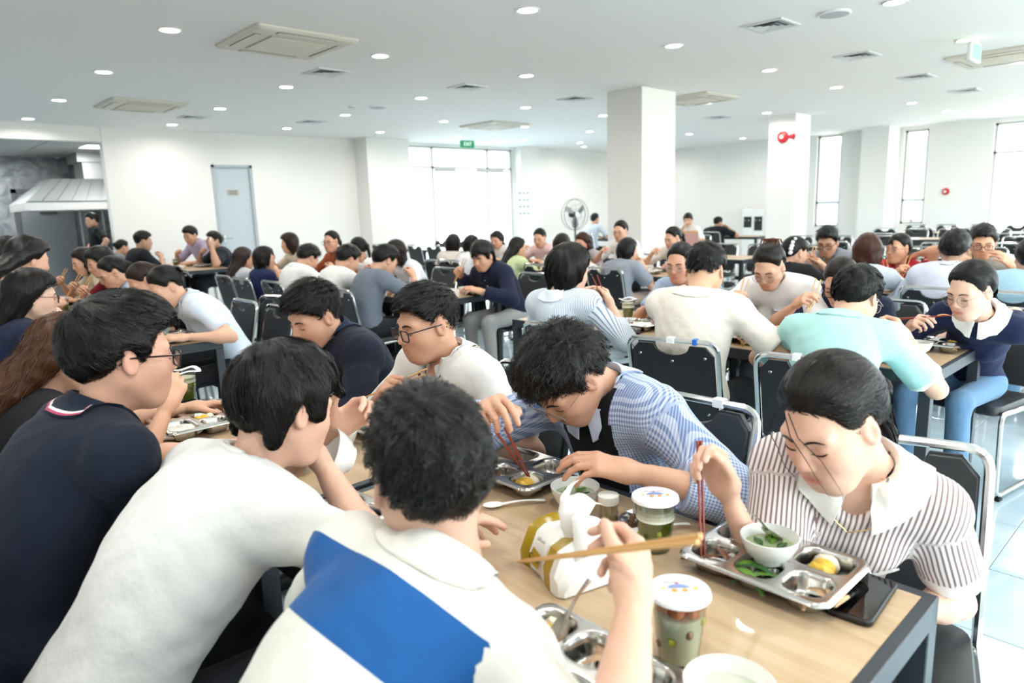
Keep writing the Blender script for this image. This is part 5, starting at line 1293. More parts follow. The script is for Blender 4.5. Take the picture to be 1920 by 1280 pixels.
sit('greyglasses', 'man with dark glasses in grey collared shirt leaning forward', (1552, 449), 6.02, C_x, 'f', hy=188, hp=20, lod=1, tone='bd8f74', glasses='black', hair=SH(top=.024, th=.018, lift=.012, comb=(.2, 0, .8)), shirt=dict(col='8d919a', collar=('shirt', '92969f'), sleeve=1.2, loose=.018, vneck=.06))
# --- middle block behind the white polo man
sit('darknavy', 'man with tousled hair in buttoned dark navy shirt at the table corner', (905, 475), 3.86, Q_, 'f', hy=192, hp=24, lod=1, tone='d8a486', hair=('mop', BLK, dict(top=.018, th=.018, fringe=.055, side=.0, lift=.008, mess=.4, slen=.05)), shirt=dict(col='191f36', collar=('shirt', '1c2340'), sleeve=1.9, loose=.022, buttons=1), legs='9a9a98', rh=at(862, 515, .90))
sit('greytee', 'man in slate grey T-shirt leaning over, back to camera', (722, 484), 3.18, Q_, 'n', dyaw=-4, hy=-5, hp=30, lod=1, hair=SH(top=.016, th=.018, nape=-.065, slen=.05, lift=.003, mess=.2), shirt=dict(col='6e7683', sleeve=.85, loose=.016, flare=.006), bow=.09)
sit('whiteshirt_a', 'man in white shirt between the grey T-shirt and another white shirt', (652, 482), 3.16, Q_, 'n', hy=0, hp=30, lod=1, hair=SH(top=.014, th=.016, nape=-.06), shirt=dict(col='eeedea', sleeve=1.3, loose=.020), bow=.09, legs='b9b5ac')
sit('whiteshirt_b', 'man in loose white shirt with grey trousers, bent to his meal', (578, 480), 3.14, Q_, 'n', hy=5, hp=34, lod=1, hair=SH(top=.016, th=.018, nape=-.055, lift=.01, mess=.5), shirt=dict(col='efeeec', collar=('shirt', 'f0f0ee'), sleeve=1.4, loose=.024), bow=.09, legs='c4c7c6')
sit('navywoman', 'woman with straight shoulder-length hair in navy short-sleeved top', (494, 482), 3.0, Q_, 'n', hy=0, hp=4, sex='f', lod=1, hair=('bob', BLK, dict(top=.006, th=.016, len=.13, vol=.05, vol1=.045, bangs=1, side=-.02, slen=.1)), shirt=dict(col='1f2850', sleeve=.7, hem=-.08), bow=.04, rh=atX(520, 510, 3.2))
sit('longbrown', 'woman with long straight brown hair in pale grey top', (456, 482), 2.98, Q_, 'n', hy=5, hp=8, sex='f', lod=1, hair=('long', BRN, dict(top=.004, th=.015, len=.33, vol=.045, vol1=.03, slen=.16, hang=(-.35, 0, -.95))), shirt=dict(col='ccd0d6', sleeve=1.6, loose=.02), legs='b1a58c')
sit('brownbob', 'woman with reddish-brown bob seen from behind the white shirts', (543, 453), 3.9, Q_, 'f', hy=140, hp=10, sex='f', lod=2, hair=('bob', '2e1b14', dict(top=.006, th=.02, len=.13, vol=.058, vol1=.05)), shirt=dict(col='d9cdb4', sleeve=.8))
sit('rust', 'woman with red glasses and tied hair in rust orange blouse', (622, 450), 3.92, Q_, 'f', hy=200, hp=4, sex='f', lod=2, glasses='brown', hair=('pony', BLK, dict(top=0, len=.15)), shirt=dict(col='a3512d', sleeve=1.2, collar=('shirt', 'a85430')))
sit('ponywhite', 'woman with high black ponytail in white blouse', (672, 463), 3.92, Q_, 'f', hy=110, hp=10, sex='f', lod=2, hair=('pony', BLK, dict(top=0, len=.2, tie=(-.1, 0, .06))), shirt=dict(col='efeeee', sleeve=1.2))
sit('longwhite', 'woman with long dark hair in pale white blouse reaching with chopsticks', (742, 470), 3.88, Q_, 'f', hy=172, hp=18, sex='f', lod=1, hair=('long', '231814', dict(top=.004, th=.016, len=.24, vol=.05, vol1=.035, slen=.14)), shirt=dict(col='e5e8f0', sleeve=1.2, loose=.02))
# --- block in front of the entrance
sit('puffgrey', 'woman with chin-length bob in grey puff-sleeved dress holding chopsticks high', (1176, 467), 5.62, S_, 'n', dyaw=4, hy=-15, hp=10, sex='f', lod=1, hair=('bob', BLK, dict(top=.006, th=.02, len=.1, vol=.055, vol1=.05)), shirt=dict(col='8f959f', sleeve=.75, puff=.022, loose=.016, hem=-.08), rh=atX(1207, 500, 5.75), relb=(0, -.5, -.9), legs='b09a8c')
sit('hoopstripe', 'woman with straight dark hair in white hoop-striped top', (1054, 456), 5.62, S_, 'n', hy=15, hp=6, sex='f', lod=2, hair=('long', '1f1613', dict(top=.005, th=.018, len=.2, vol=.055, vol1=.045)), shirt=dict(col='f1efea', pat=('h', '8d8a88', .03, .3), sleeve=1.3))
sit('lime', 'woman with long dark hair in lime green short-sleeved top', (970, 462), 5.55, S_, 'n', dyaw=-10, hy=-20, hp=8, sex='f', lod=1, hair=('long', '1c1411', dict(top=.004, th=.016, len=.26, vol=.05, vol1=.036, hang=(-.4, .1, -.9))), shirt=dict(col='d3dfae', sleeve=.75, loose=.016), rh=atX(1018, 498, 5.8))
sit('whiteblouse', 'woman with black bob in white blouse behind the man in dark navy', (884, 457), 5.6, S_, 'n', hy=10, hp=6, sex='f', lod=2, hair=('bob', BLK, dict(top=.006, th=.02, len=.14, vol=.055, vol1=.045)), shirt=dict(col='ecebed', sleeve=.8, loose=.02))
sit('beigeblouse', 'woman with black bob in beige blouse nearest the glass entrance', (850, 455), 5.55, S_, 'n', dyaw=15, hy=30, hp=6, sex='f', lod=2, hair=('bob', BLK, dict(top=.008, th=.022, len=.13, vol=.06, vol1=.05)), shirt=dict(col='e3d8cd', sleeve=1.6, loose=.022))
sit('pinkwoman', 'woman with long black hair in pink blouse facing the camera', (1012, 443), 6.45, S_, 'f', hy=200, hp=18, sex='f', lod=1, hair=('pony', BLK, dict(top=.002, th=.012, len=.25, tie=(-.1, -.03, -.03))), shirt=dict(col='e3c3c4', sleeve=1.2, loose=.02))
sit('shorthair', 'person with short black hair in white top beyond the dark navy man', (932, 447), 6.5, S_, 'f', hy=195, hp=16, sex='f', lod=2, hair=('bob', BLK, dict(top=.006, th=.016, len=.06, vol=.05, vol1=.04)), shirt=dict(col='eeeceb', sleeve=.8))
sit('chestnut', 'woman with long chestnut hair in mauve top looking down', (1092, 452), 6.42, S_, 'f', hy=185, hp=14, sex='f', lod=1, hair=('long', '3f2217', dict(top=.004, th=.016, len=.24, vol=.05, vol1=.04, hang=(-.1, -.3, -.95))), shirt=dict(col='b9aeb6', sleeve=.9))
sit('bunwoman', 'woman with high bun and glasses in white top before the pillar', (1164, 430), 6.5, S_, 'f', hy=190, hp=12, sex='f', lod=1, glasses='thin', hair=('bun', BLK, dict(top=.002, th=.012, tie=(-.1, -.02, .0))), shirt=dict(col='efedea', sleeve=.8))
sit('bluelip', 'woman with black hair tied back in beige top beside the shopping bag', (1262, 443), 6.45, S_, 'f', hy=165, hp=18, sex='f', lod=1, hair=('pony', BLK, dict(top=.002, th=.012, len=.15)), shirt=dict(col='d8cfc4', sleeve=1.2), dy=0)
# --- left block
sit('paleblue', 'woman with black bow clip in pale blue polo shirt bending to eat', (310, 532), 1.30, P_, 'f', dyaw=0, hy=188, hp=34, sex='f', lod=1, tone='dfae92', hair=('bun', BLK, dict(top=.002, th=.013, slen=.09, tie=(-.1, 0, .03), mess=.1)), shirt=dict(col='dbe5f2', collar=('polo', 'd5e0f0'), sleeve=.72, loose=.018, hem=-.1), legs='1c1c20', lh=at(350, 632, .80), lpose='rest', bow=.08)
sit('browngirl', 'girl with brown ponytail in black top bent close to the table', (268, 522), 1.34, P_, 'f', hy=182, hp=36, sex='f', lod=1, hair=('pony', '2f1f18', dict(top=.001, th=.011, len=.12)), shirt=dict(col='17171b', sleeve=.8), bow=.09)
sit('skyglasses', 'woman with thin glasses and hair tied back in light blue shirt', (210, 507), 1.40, P_, 'f', hy=180, hp=28, sex='f', lod=1, glasses='thin', hair=('pony', BLK, dict(top=.002, th=.013, len=.12)), shirt=dict(col='bccbe4', collar=('shirt', 'c2d0e8'), sleeve=1.3))
sit('maroon', 'person with dark hair in maroon top between beige and light blue shirts', (188, 487), 1.45, P_, 'f', hy=178, hp=22, sex='f', lod=2, hair=('bob', BLK, dict(top=.008, th=.02, len=.05, vol=.05, vol1=.04)), shirt=dict(col='7c1d2c', sleeve=.8))
sit('beigetop', 'woman with long dark hair in beige top farthest along the left table', (157, 486), 1.5, P_, 'f', hy=182, hp=20, sex='f', lod=2, hair=('long', '1d1512', dict(top=.003, th=.014, len=.22, vol=.045, vol1=.03, hang=(.2, 0, -.95))), shirt=dict(col='c8bca4', sleeve=.8))
sit('longnavy', 'woman with long black hair and red-brown glasses in navy top at left', (58, 548), .58, P_, 'n', dyaw=0, hy=-6, hp=10, sex='f', lod=1, tone='e0b59c', glasses='brown', hair=('long', '191210', dict(top=.008, th=.018, len=.24, vol=.055, vol1=.035, slen=.15, dens=3, hang=(-.3, 0, -.95))), shirt=dict(col='171f38', sleeve=.75, loose=.016, hem=-.06), legs='4b5a63', rh=atX(110, 598, .72), relb=(0, -.6, -.8), cx=-.05)
sit('edgeman', 'person cut off at the left edge behind the woman in navy', (0, 520), .62, P_, 'n', hy=10, hp=15, lod=2, hair=SH(), shirt=dict(col='c98f86', sleeve=1.2))
sit('longblack_a', 'woman with sleek long black hair at far left, face hidden', (52, 480), .70, P_, 'n', hy=12, hp=18, sex='f', lod=2, hair=('long', '14100e', dict(top=.006, th=.02, len=.3, vol=.055, vol1=.03, hang=(-.6, 0, -.75))), shirt=dict(col='d9cfc6', sleeve=.8))
sit('longblack_b', 'woman with dark hair at far left facing right', (18, 474), .74, P_, 'n', hy=-5, hp=12, sex='f', lod=2, hair=('long', '1a1411', dict(top=.004, th=.016, len=.2, vol=.05, vol1=.03)), shirt=dict(col='8f8f96', sleeve=.8))
# --- far tables
sit('lilac', 'man in lilac polo leaning on the far table', (357, 438), 3.9, Q_, 'f', dyaw=15, hy=205, hp=22, lod=2, size=1.12, hair=SH(top=.02), shirt=dict(col='bdb2cf', collar=('polo', 'c0b6d2'), sleeve=.8))
phm = sit('phoneman', 'man in dark polo holding a white phone to his ear', (402, 449), 4.02, Q_, 'f', dyaw=-5, hy=190, hp=0, lod=2, glasses='black', size=1.12, hair=SH(top=.016), shirt=dict(col='23272e', sleeve=.8), lh=atX(397, 462, 3.86), lpose='hold', lelb=(.2, .6, -.8), bw=1.1, tone='c59a80')
sit('blackfar', 'man with short hair in black T-shirt eating at the far left table', (267, 449), 3.05, Q_, 'n', hy=-5, hp=8, lod=2, size=1.12, hair=SH(fade=1, top=.01), shirt=dict(col='1b1d22', sleeve=.8), bw=1.12, tone='c59a80', bow=.1)
sit('bunfar', 'person with hair bun behind the man in black T-shirt', (229, 462), 3.0, Q_, 'n', hy=10, hp=18, sex='f', lod=2, hipx=-.14, hair=('bun', BLK, dict(top=.002, tie=(-.11, 0, .02))), shirt=dict(col='7d8288', sleeve=.8))
sit('mouthman', 'man in white T-shirt covering his mouth with one hand', (1290, 411), 11.15, 10.4, 'f', hy=205, hp=12, lod=2, tone='c59a80', hair=SH(top=.022, fringe=.06), shirt=dict(col='eceae6', sleeve=.8), rh=atX(1283, 424, 10.98), rpose='fist', relb=(.1, -.5, -.8))
sit('blackback', 'man in black T-shirt seen from behind near the far pillar', (1346, 416), 13.15, 13.4, 'n', hy=-15, hp=12, lod=2, tone='c59a80', hair=SH(fade=1, top=.008), shirt=dict(col='191b20', sleeve=.8), bw=1.2)
sit('fanman', 'man in pale grey-blue T-shirt seen from behind beside the fan', (1115, 409), 12.0, 12.2, 'n', hy=0, hp=6, lod=2, hair=SH(top=.012), shirt=dict(col='c3ccd6', sleeve=.8))
k_ = atY(173, 411, 13.75)
person('cook', 'standing man in black polo by the kitchen opening', (k_[0], k_[1], k_[2]), (k_[0], k_[1]), 180, hy=185, hp=4, lod=2, stand=True, hipx=-.0, tone='c59a80', hair=SH(top=.02), shirt=dict(col='15181b', collar=('polo', '15181b'), sleeve=.8), rh=(k_[0]-.12, k_[1]+.3, .95), lh=(k_[0]-.05, k_[1]-.3, .95), rpose='rest', lpose='rest', bow=.02, size=1.0)
# ------------------------------------------------------------------ things on the tables
TRW, TRH, TRZ = .290, .217, .040
WELLS = [(-.064, .051, .135, .084), (.078, .051, .100, .084), (-.0895, -.05, .078, .082), (.0, -.05, .078, .082), (.0895, -.05, .078, .082)]
def sdrr(x, y, cx, cy, w_, h_, r):
    qx = np.abs(x-cx)-w_/2+r; qy = np.abs(y-cy)-h_/2+r
    return np.hypot(np.maximum(qx, 0), np.maximum(qy, 0))+np.minimum(np.maximum(qx, qy), 0)-r
def tray_mesh(nx, ny):
    xs = np.linspace(-TRW/2, TRW/2, nx); ys = np.linspace(-TRH/2, TRH/2, ny); X, Y = np.meshgrid(xs, ys, indexing='ij')
    # pull the grid corners in so the outline is rounded
    sd = sdrr(X, Y, 0, 0, TRW, TRH, .03); sc = np.clip(1-np.maximum(sd, 0)/np.maximum(np.hypot(X, Y), 1e-6), 0, 1); X, Y = X*sc, Y*sc
    Z = np.full_like(X, TRZ); d = np.minimum(sdrr(X, Y, 0, 0, TRW, TRH, .03), 0)
    Z -= .007*np.clip(1+d/.004, 0, 1)
    for cx, cy, w_, h_ in WELLS:
        s = sdrr(X, Y, cx, cy, w_, h_, .028); t = np.clip(-s/.011, 0, 1); Z -= .036*(t*t*(3-2*t))
    V = np.stack([X, Y, Z], -1).reshape(-1, 3); i = (np.arange(nx-1)[:, None]*ny+np.arange(ny-1)[None]).ravel()
    return np_mesh('tray', V, np.stack([i, i+ny, i+ny+1, i+1], 1), [STEEL])
TRAY0, TRAY1 = tray_mesh(100, 76), tray_mesh(40, 30)
def blob(mb, c, r, rng, n=10, m=6, amp=.15):
    c = np.asarray(c, float); r = np.asarray(r, float)*np.ones(3); ph = rng.random(3)*6; rings = []
    for i in range(1, m):
        th = PI*i/m; ring = []
        for j in range(n):
            a = 2*PI*j/n; d = np.array([math.sin(th)*math.cos(a), math.sin(th)*math.sin(a), math.cos(th)])
            k = 1+amp*math.sin(3*a+ph[0]+2*th)*math.sin(2*th+ph[1])+amp*.5*math.sin(5*a+ph[2]); ring.append(tuple(c+d*r*k))
        rings.append(ring[::-1])
    return mb.loft(rings, caps=True)
RICE = mat('cooked_rice', 'efece2', .5, noise=.08, nscale=300); LEAF = mat('green_leaf', '5d8a2e', .4, noise=.3, nscale=80); LEAFD = mat('dark_green_leaf', '2f5a2a', .4, noise=.3, nscale=80)
EGG = mat('egg_yellow', 'e3b640', .45, noise=.15, nscale=90); EGGW = mat('egg_white', 'efe6cf', .5); MEAT = mat('braised_meat', '7a5238', .4, noise=.3, nscale=120); PORK = mat('pale_pork', 'caa27c', .45, noise=.2, nscale=90); CABB = mat('pale_cabbage', 'c9cf7c', .45, noise=.2, nscale=70)
def strip(mb, p, L, w_, ang, curl, rng, seg=5):
    """a curved leaf or slice with thickness"""
    A, B = [], []; u = np.array([math.cos(ang), math.sin(ang), 0]); v = np.array([-u[1], u[0], 0])
    for i in range(seg+1):
        t = i/seg; c = np.asarray(p)+u*(t-.5)*L+np.array([0, 0, curl*math.sin(PI*t)]); ww = w_*math.sin(PI*(.12+.8*t))
        A.append([c+v*ww, c+v*ww*.2+[0, 0, .003], c-v*ww, c-v*ww*.2-[0, 0, .002]])
    return mb.loft(A, caps=True)
def food(kind, p, label, rng, s=1., grains=False):
    mb = MB(); o = None
    if kind == 'rice':
        blob(mb, (0, 0, .012), (.052*s, .034*s, .02), rng, 16, 8, .1)
        if grains:
            for _ in range(380):
                a, b = rng.normal(0, .024, 2); b *= .7; z = .013+.019*max(0, 1-(a/.052)**2-(b/.036)**2)**.5+.001; d = unit(rng.normal(0, 1, 3)*[1, 1, .4])*.003
                mb.tube([np.array([a, b, z])-d, np.array([a, b, z])+d], [.0011, .0011], 4)
        o = mb.build('rice_portion', RICE, loc=p); tag(o, label, 'rice', kind='stuff' if grains else None); return o
    n = {'greens': 7, 'egg': 3, 'meat': 6, 'cabbage': 6, 'pork': 5}[kind]
    root = thing({'greens': 'stir_fried_greens', 'egg': 'omelette_roll', 'meat': 'braised_meat', 'cabbage': 'boiled_cabbage', 'pork': 'pork_slices'}[kind], label, {'greens': 'vegetables', 'egg': 'egg', 'meat': 'meat', 'cabbage': 'vegetables', 'pork': 'meat'}[kind], tuple(p))
    for i in range(n):
        q = np.array([rng.normal(0, .015*s), rng.normal(0, .015*s), .006+.003*i]); m = MB()
        if kind in ('greens', 'cabbage'): strip(m, q, .045*s, .009, rng.random()*PI, .012, rng).build('leaf', [LEAF, LEAFD, CABB][(i % 2) if kind == 'greens' else 2-(i % 3 == 0)], root)
        elif kind == 'egg': blob(m, (-.022+.02*i, .002*i, .018), (.015, .025, .018), rng, 10, 6, .08).build('slice', EGGW if i == 2 else EGG, root)
        else: strip(m, q, .036*s, .008, rng.random()*PI, .006, rng).build('slice', MEAT if kind == 'meat' else PORK, root)
    return root
def tray(p, yaw, who, lod=1, foods=('rice', 'egg', 'meat', 'greens', 'pork'), rng=None):
    o = tag(link('food_tray', TRAY0 if lod == 0 else TRAY1, None, tuple(p)), 'steel compartment food tray in front of the '+who, 'tray', 'stainless trays of the diners')
    o.rotation_euler = (0, 0, yaw); R2 = rotz(yaw)
    names = {'rice': 'mound of white rice', 'egg': 'yellow omelette roll slices', 'meat': 'brown braised meat', 'greens': 'green leafy vegetables', 'pork': 'pale sliced pork', 'cabbage': 'pale boiled cabbage'}
    for f_, (cx, cy, w_, h_) in zip(foods, WELLS):
        if f_: food(f_, np.asarray(p)+R2@np.array([cx, cy, .005]), names[f_]+' in the tray of the '+who, rng or RNG, 1.35 if lod == 0 else 1.1, grains=(lod == 0 and f_ == 'rice'))
    return o
def bowl(p, label, r=.058, soup=None, bits=True, tilt=None):
    o = thing('bowl', label, 'bowl', tuple(p), group='white soup bowls'); h = r*.95
    prof = [(0, .004), (r*.42, .004), (r*.44, 0), (r*.5, 0), (r*.52, .006), (r*.78, h*.35), (r*.95, h*.75), (r, h), (r*.975, h+.001), (r*.92, h*.75), (r*.74, h*.36), (r*.45, .012), (0, .010)]
    MB().lathe(prof, 32).build('body', CERAM, o)
    if soup:
        z = h*.62; MB().lathe([(0, z), (r*.87, z)], 28).build('soup', mat('soup_'+soup, soup, .08, spec=.6), o)
        if bits:
            for k in range(5): m = MB(); strip(m, (.4*r*math.cos(k*1.7), .4*r*math.sin(k*1.7), z+.002), .03, .006, k, .003, RNG).build('leaf', LEAFD if k % 2 else LEAF, o)
    if tilt: o.rotation_euler = tilt
    return o
def cup(p, label, drink='6f7d1c', level=.6, milk=False, scale=1., open_=False, printed=True):
    o = thing('drink_cup', label, 'cup', tuple(p), group='clear plastic dessert cups'); o.scale = (scale,)*3
    r0, r1, h = .031, .043, .112; f = lambda z: r0+(r1-r0)*z/h
    MB().lathe([(0, .001), (r0, .0), (f(h), h), (f(h)+.004, h+.001), (f(h)+.004, h-.003), (f(h)-.001, h-.003), (r0-.0012, .002), (0, .003)], 30).build('cup_wall', CUPGL, o)
    if milk:
        MB().lathe([(0, .003), (r0-.002, .003), (f(h*.72)-.002, h*.72), (0, h*.72)], 28).build('milk', mat('milk_white', 'eef0e2', .3), o)
        for k in range(7):
            m = MB(); a = k*.9; blob(m, (.026*math.cos(a), .026*math.sin(a), h*.8), (.013, .013, .009), RNG, 8, 5).build('jelly_piece', mat('orange_jelly', 'e2703a', .25), o)
        for k in range(4):
            m = MB(); a = 2.6+k*.8; zz = .03+.014*k; blob(m, ((f(zz)-.004)*math.cos(a), (f(zz)-.004)*math.sin(a), zz), (.007, .007, .008), RNG, 8, 5).build('jelly_piece', mat('green_jelly', '8a8a2c', .3) if k % 2 else mat('brown_jelly', '7a5a48', .3), o)
    else:
        MB().lathe([(0, .003), (r0-.002, .003), (f(h*level)-.002, h*level), (0, h*level)], 28).build('drink', mat('drink_'+drink, drink, .2, noise=.35, nscale=140), o)
        for k in range(8):
            a = k*.8; m = MB(); zz = .01+.007*k; blob(m, ((f(zz)-.003)*math.cos(a), (f(zz)-.003)*math.sin(a), zz), (.006, .006, .007), RNG, 6, 5).build('jelly_piece', mat('light_jelly', 'a8ad3f', .25) if k % 2 else mat('dark_jelly', '46520f', .3), o)
        MB().lathe([(0, h*level+.001), (f(h*.82)-.002, h*level+.001), (f(h*.82)-.002, h*.80), (0, h*.81)], 28).build('ice', mat('ice_white', 'e9ece0', .4), o)
    if not open_:
        MB().lathe([(0, h+.003), (r1+.004, h+.002), (r1+.0055, h-.004), (r1+.005, h-.005), (r1+.004, h), (0, h+.0005)], 32).build('lid', mat('film_white', 'efeef2', .25), o)
        if printed:
            z = h+.0034; up = unit(FW*[1, 1, 0]); ri = unit(RT*[1, 1, 0])
            def pl(pts): return [(ri[0]*a+up[0]*b, ri[1]*a+up[1]*b) for a, b in pts]
            MB().prism(pl([(.017*math.cos(t), .003+.011*math.sin(t)) for t in np.linspace(0, PI, 12)]), z, z+.0004).build('print_umbrella', mat('print_blue', '7f93c8', .4), o, smooth=False)
            for a, b, c, s in ((-.024, .004, 'd9c94a', .003), (.025, .0, 'd9c94a', .004), (0, .017, 'c2707c', .003), (-.008, -.004, 'e0a04e', .005), (.008, -.004, 'e0a04e', .005)):
                MB().prism(pl([(a+s*math.cos(t), b+s*math.sin(t)) for t in np.linspace(0, 2*PI, 10)[:-1]]), z, z+.0004).build('print_dot', mat('print_'+c, c, .4), o, smooth=False)
            for k in range(9): MB().prism(pl([(-.020+.0022*k, .0185), (-.0186+.0022*k, .0185), (-.0186+.0022*k, .0205), (-.020+.0022*k, .0205)]), z, z+.0003).build('print_letter', mat('print_ink', '6d6a78', .5), o, smooth=False)
            for k in range(5): MB().prism(pl([(.006+.003*k, .0185), (.008+.003*k, .0185), (.008+.003*k, .021), (.006+.003*k, .021)]), z, z+.0003).build('print_letter', mat('print_pink', 'cf8f9a', .5), o, smooth=False)
    else:
        m = MB(); N = 20
        rings = [[((r1+.002+e)*math.cos(t), (r1+.002+e)*math.sin(t), h+dz+.006*math.sin(3*t)) for t in np.linspace(0, 2*PI, N+1)[:-1]] for e, dz in ((0, 0), (.012, .006), (.018, .002))]
        m.loft(rings, closed=True); m.build('torn_lid', mat('film_white', 'efeef2', .25), o)
    return o
def spoon(a, b, label, material=STEEL, head=.022):
    a, b = np.asarray(a, float), np.asarray(b, float); u = unit(b-a); L = np.linalg.norm(b-a); sd = unit(np.cross(u, [0, 0, 1.])); n = np.cross(sd, u)
    o = thing('spoon', label, 'spoon', tuple(a)); m = MB(); rings = []
    for t in np.linspace(0, 1, 9): w_ = .0065*(1-.35*math.sin(PI*t)); c = u*(t*(L-.035))+n*.004*math.sin(PI*t); rings.append([c+sd*w_, c+n*.0014, c-sd*w_, c-n*.0014])
    m.loft(rings, caps=True); m.build('handle', material, o)
    m = MB(); rings = []; c0 = u*(L-.012)
    for i in range(5):
        r = 1-i/4.2; rings.append([c0+u*head*1.45*r*math.cos(t)+sd*head*r*math.sin(t)-n*(.007*(1-r*r)) for t in np.linspace(0, 2*PI, 17)[:-1]])
    m.loft(rings, caps=False); m.build('spoon_bowl', material, o); return o
def ctr(pts, z): return np.mean([at(x, y, z) for x, y in pts], 0)
# --- foreground table
tA = TH
tray((1.172, .555, tA), -PI/2, 'woman in brown-striped blouse', 0, ('rice', 'egg', 'meat', 'greens', 'pork')[:1]+('egg', 'meat', 'greens', 'pork'), np.random.default_rng(3))
b_ = at(1443, 1012, tA+.075); bowl((b_[0], b_[1], tA+.034), 'white soup bowl with metal spoon set on the tray of the woman in striped blouse', .053, 'a9b48a')
spoon(at(1396, 955, .90), at(1452, 1004, .82), 'metal spoon resting in the soup bowl of the woman in striped blouse', STEEL, .02)
tray((.672, .615, tA), PI/2, 'man in banded rugby shirt', 0, ('rice', 'greens', None, 'pork', 'egg'), np.random.default_rng(5))
spoon(at(1106, 1086, .87), at(1040, 1196, .785), 'stainless spoon propped in the tray beside the white rice', STEEL, .022)
b_ = at(1368, 1290, .80); bowl((b_[0], b_[1], tA), 'white bowl at the bottom edge of the foreground table', .062, 'cdd2c0', False)
cup((.845, .545, tA), 'sealed plastic cup of milky dessert with orange jelly', milk=True, scale=1.0)
c2 = at(1228, 1026, tA); cup((c2[0], c2[1], tA), 'sealed cup of green jelly dessert beside the tissue pack', '6b7420', .6)
j = at(1141, 985, tA); jr = thing('toothpick_jar', 'small clear plastic jar with white lid behind the tissue pack', 'jar', (j[0], j[1], tA))
MB().lathe([(0, 0), (.021, 0), (.022, .003), (.0215, .055), (.019, .056), (.02, .003), (0, .002)], 20).build('jar_body', CUPGL, jr)
MB().lathe([(.0215, .054), (.023, .056), (.023, .073), (.0, .074)], 20).build('lid', PLWHITE, jr)
for k in range(10): a = k*.63; MB().tube([(.012*math.cos(a), .012*math.sin(a), .003), (.014*math.cos(a+.2), .014*math.sin(a+.2), .052)], .001, 4).build('toothpick', WOODC, jr)
spoon(at(1022, 937, tA+.008), at(915, 946, tA+.008), 'white plastic spoon lying on the foreground table', PLWHITE, .017)
spoon(at(1292, 981, tA+.008), at(1190, 996, tA+.008), 'white plastic spoon beside the green jelly cup', PLWHITE, .017)
fp = at(1188, 978, tA); sc = thing('foil_wrapper', 'crumpled foil wrapper with crumbs beside the green jelly cup', 'wrapper', (fp[0], fp[1], tA))
m = MB(); rg = np.random.default_rng(2); m.loft([[(r*math.cos(t), r*.7*math.sin(t), z+rg.random()*.006) for t in np.linspace(0, 2*PI, 15)[:-1]] for r, z in ((.003, .002), (.02, .002), (.034, .006), (.04, .012))]); m.build('foil', STEEL, sc, smooth=False)
for k in range(3): m = MB(); blob(m, (-.01+.01*k, .004*k, .008), (.008, .006, .005), rg, 7, 5).build('crumb', MEAT, sc)
# tissue pack
tp_ = thing('tissue_pack', 'white and golden-yellow soft pack of tissues with tissue pulled out', 'tissue pack', (.918, .85, tA), math.radians(-104.5))
YEL = mat('pack_yellow', 'a88a10', .25, spec=.5); PWH = mat('pack_white', 'efeee8', .25, spec=.5)
rings = []; N = 21; rg = np.random.default_rng(8)
for i in range(N):
    t = i/(N-1); x = (t-.5)*.172; e = min(1., min(t, 1-t)/.10); e = e**.5 if e < 1 else 1; hh = .082*max(e, .3)*(1+.05*math.sin(9*t)); ww = .060*(.82+.18*e); skew = .008*math.sin(5*t)
    rings.append([(x, -ww+skew, .002), (x, ww+skew, .002), (x, ww*.98+skew, hh*.5), (x, ww*.72+skew, hh*.92), (x, ww*.3, hh*1.03+.004*math.sin(17*t)), (x, -ww*.3, hh*1.02), (x, -ww*.72+skew, hh*.9), (x, -ww*1.02+skew, hh*.45)])
m = MB()
for i in range(N-1):
    t = (i+.5)/(N-1); m.mi = 1 if (t < .27 or .60 < t < .80) else 0
    m.loft(rings[i:i+2])
m.mi = 1; m.add(rings[0], [tuple(range(7, -1, -1))]); m.mi = 0; m.add(rings[-1], [tuple(range(8))])
m.build('wrapper', [PWH, YEL], tp_)
bdg = MB(); bdg.prism([(-.020, -.012), (.018, -.016), (.022, .012), (-.006, .020)], -.0005, .0005)
T4 = Matrix.Translation((-.012, -.0625, .04)) @ Matrix.Rotation(math.radians(78), 4, 'X')
bd = bdg.xf(T4).build('badge', YEL, tp_, smooth=False)
text_mesh('Cute', .018, DARK, 'lettering', bd, Matrix.Translation((-.012, -.0635, .04)) @ Matrix.Rotation(math.radians(78), 4, 'X'), .0003, .25)
text_mesh('Silkwin', .010, mat('print_grey', '8b8772', .5), 'lettering', tp_, Matrix.Translation((-.006, -.049, .0745)) @ Matrix.Rotation(math.radians(35), 4, 'X'), .0003, .25)
TIS = mat('tissue_white', 'f4f3f0', .9, spec=.1)
def tissue(pts, mid, w_):
    m = MB(); rows = []
    for i, c in enumerate(pts):
        c = np.asarray(c, float); t = i/(len(pts)-1)
        rows.append([c+np.array([(u-.5)*w_*(1+.5*t), .010*math.sin(7*u+3*t)+.02*(u-.5)**2*10*t, .010*math.sin(9*u+2*t)*t]) for u in np.linspace(0, 1, 11)])
    back = [[p+np.array([0, .0012, .0]) for p in r][::-1] for r in rows]
    m.loft([a+b for a, b in zip(rows, back)], caps=True); return m.build('tissue', TIS, tp_)
tissue([(.01, .0, .07), (.008, -.004, .10), (.002, -.002, .128), (-.01, .012, .145), (-.022, .03, .138)], 0, .06)
tissue([(.02, .008, .07), (.03, .006, .105), (.045, .0, .13), (.07, -.014, .112), (.088, -.024, .07)], 0, .048)
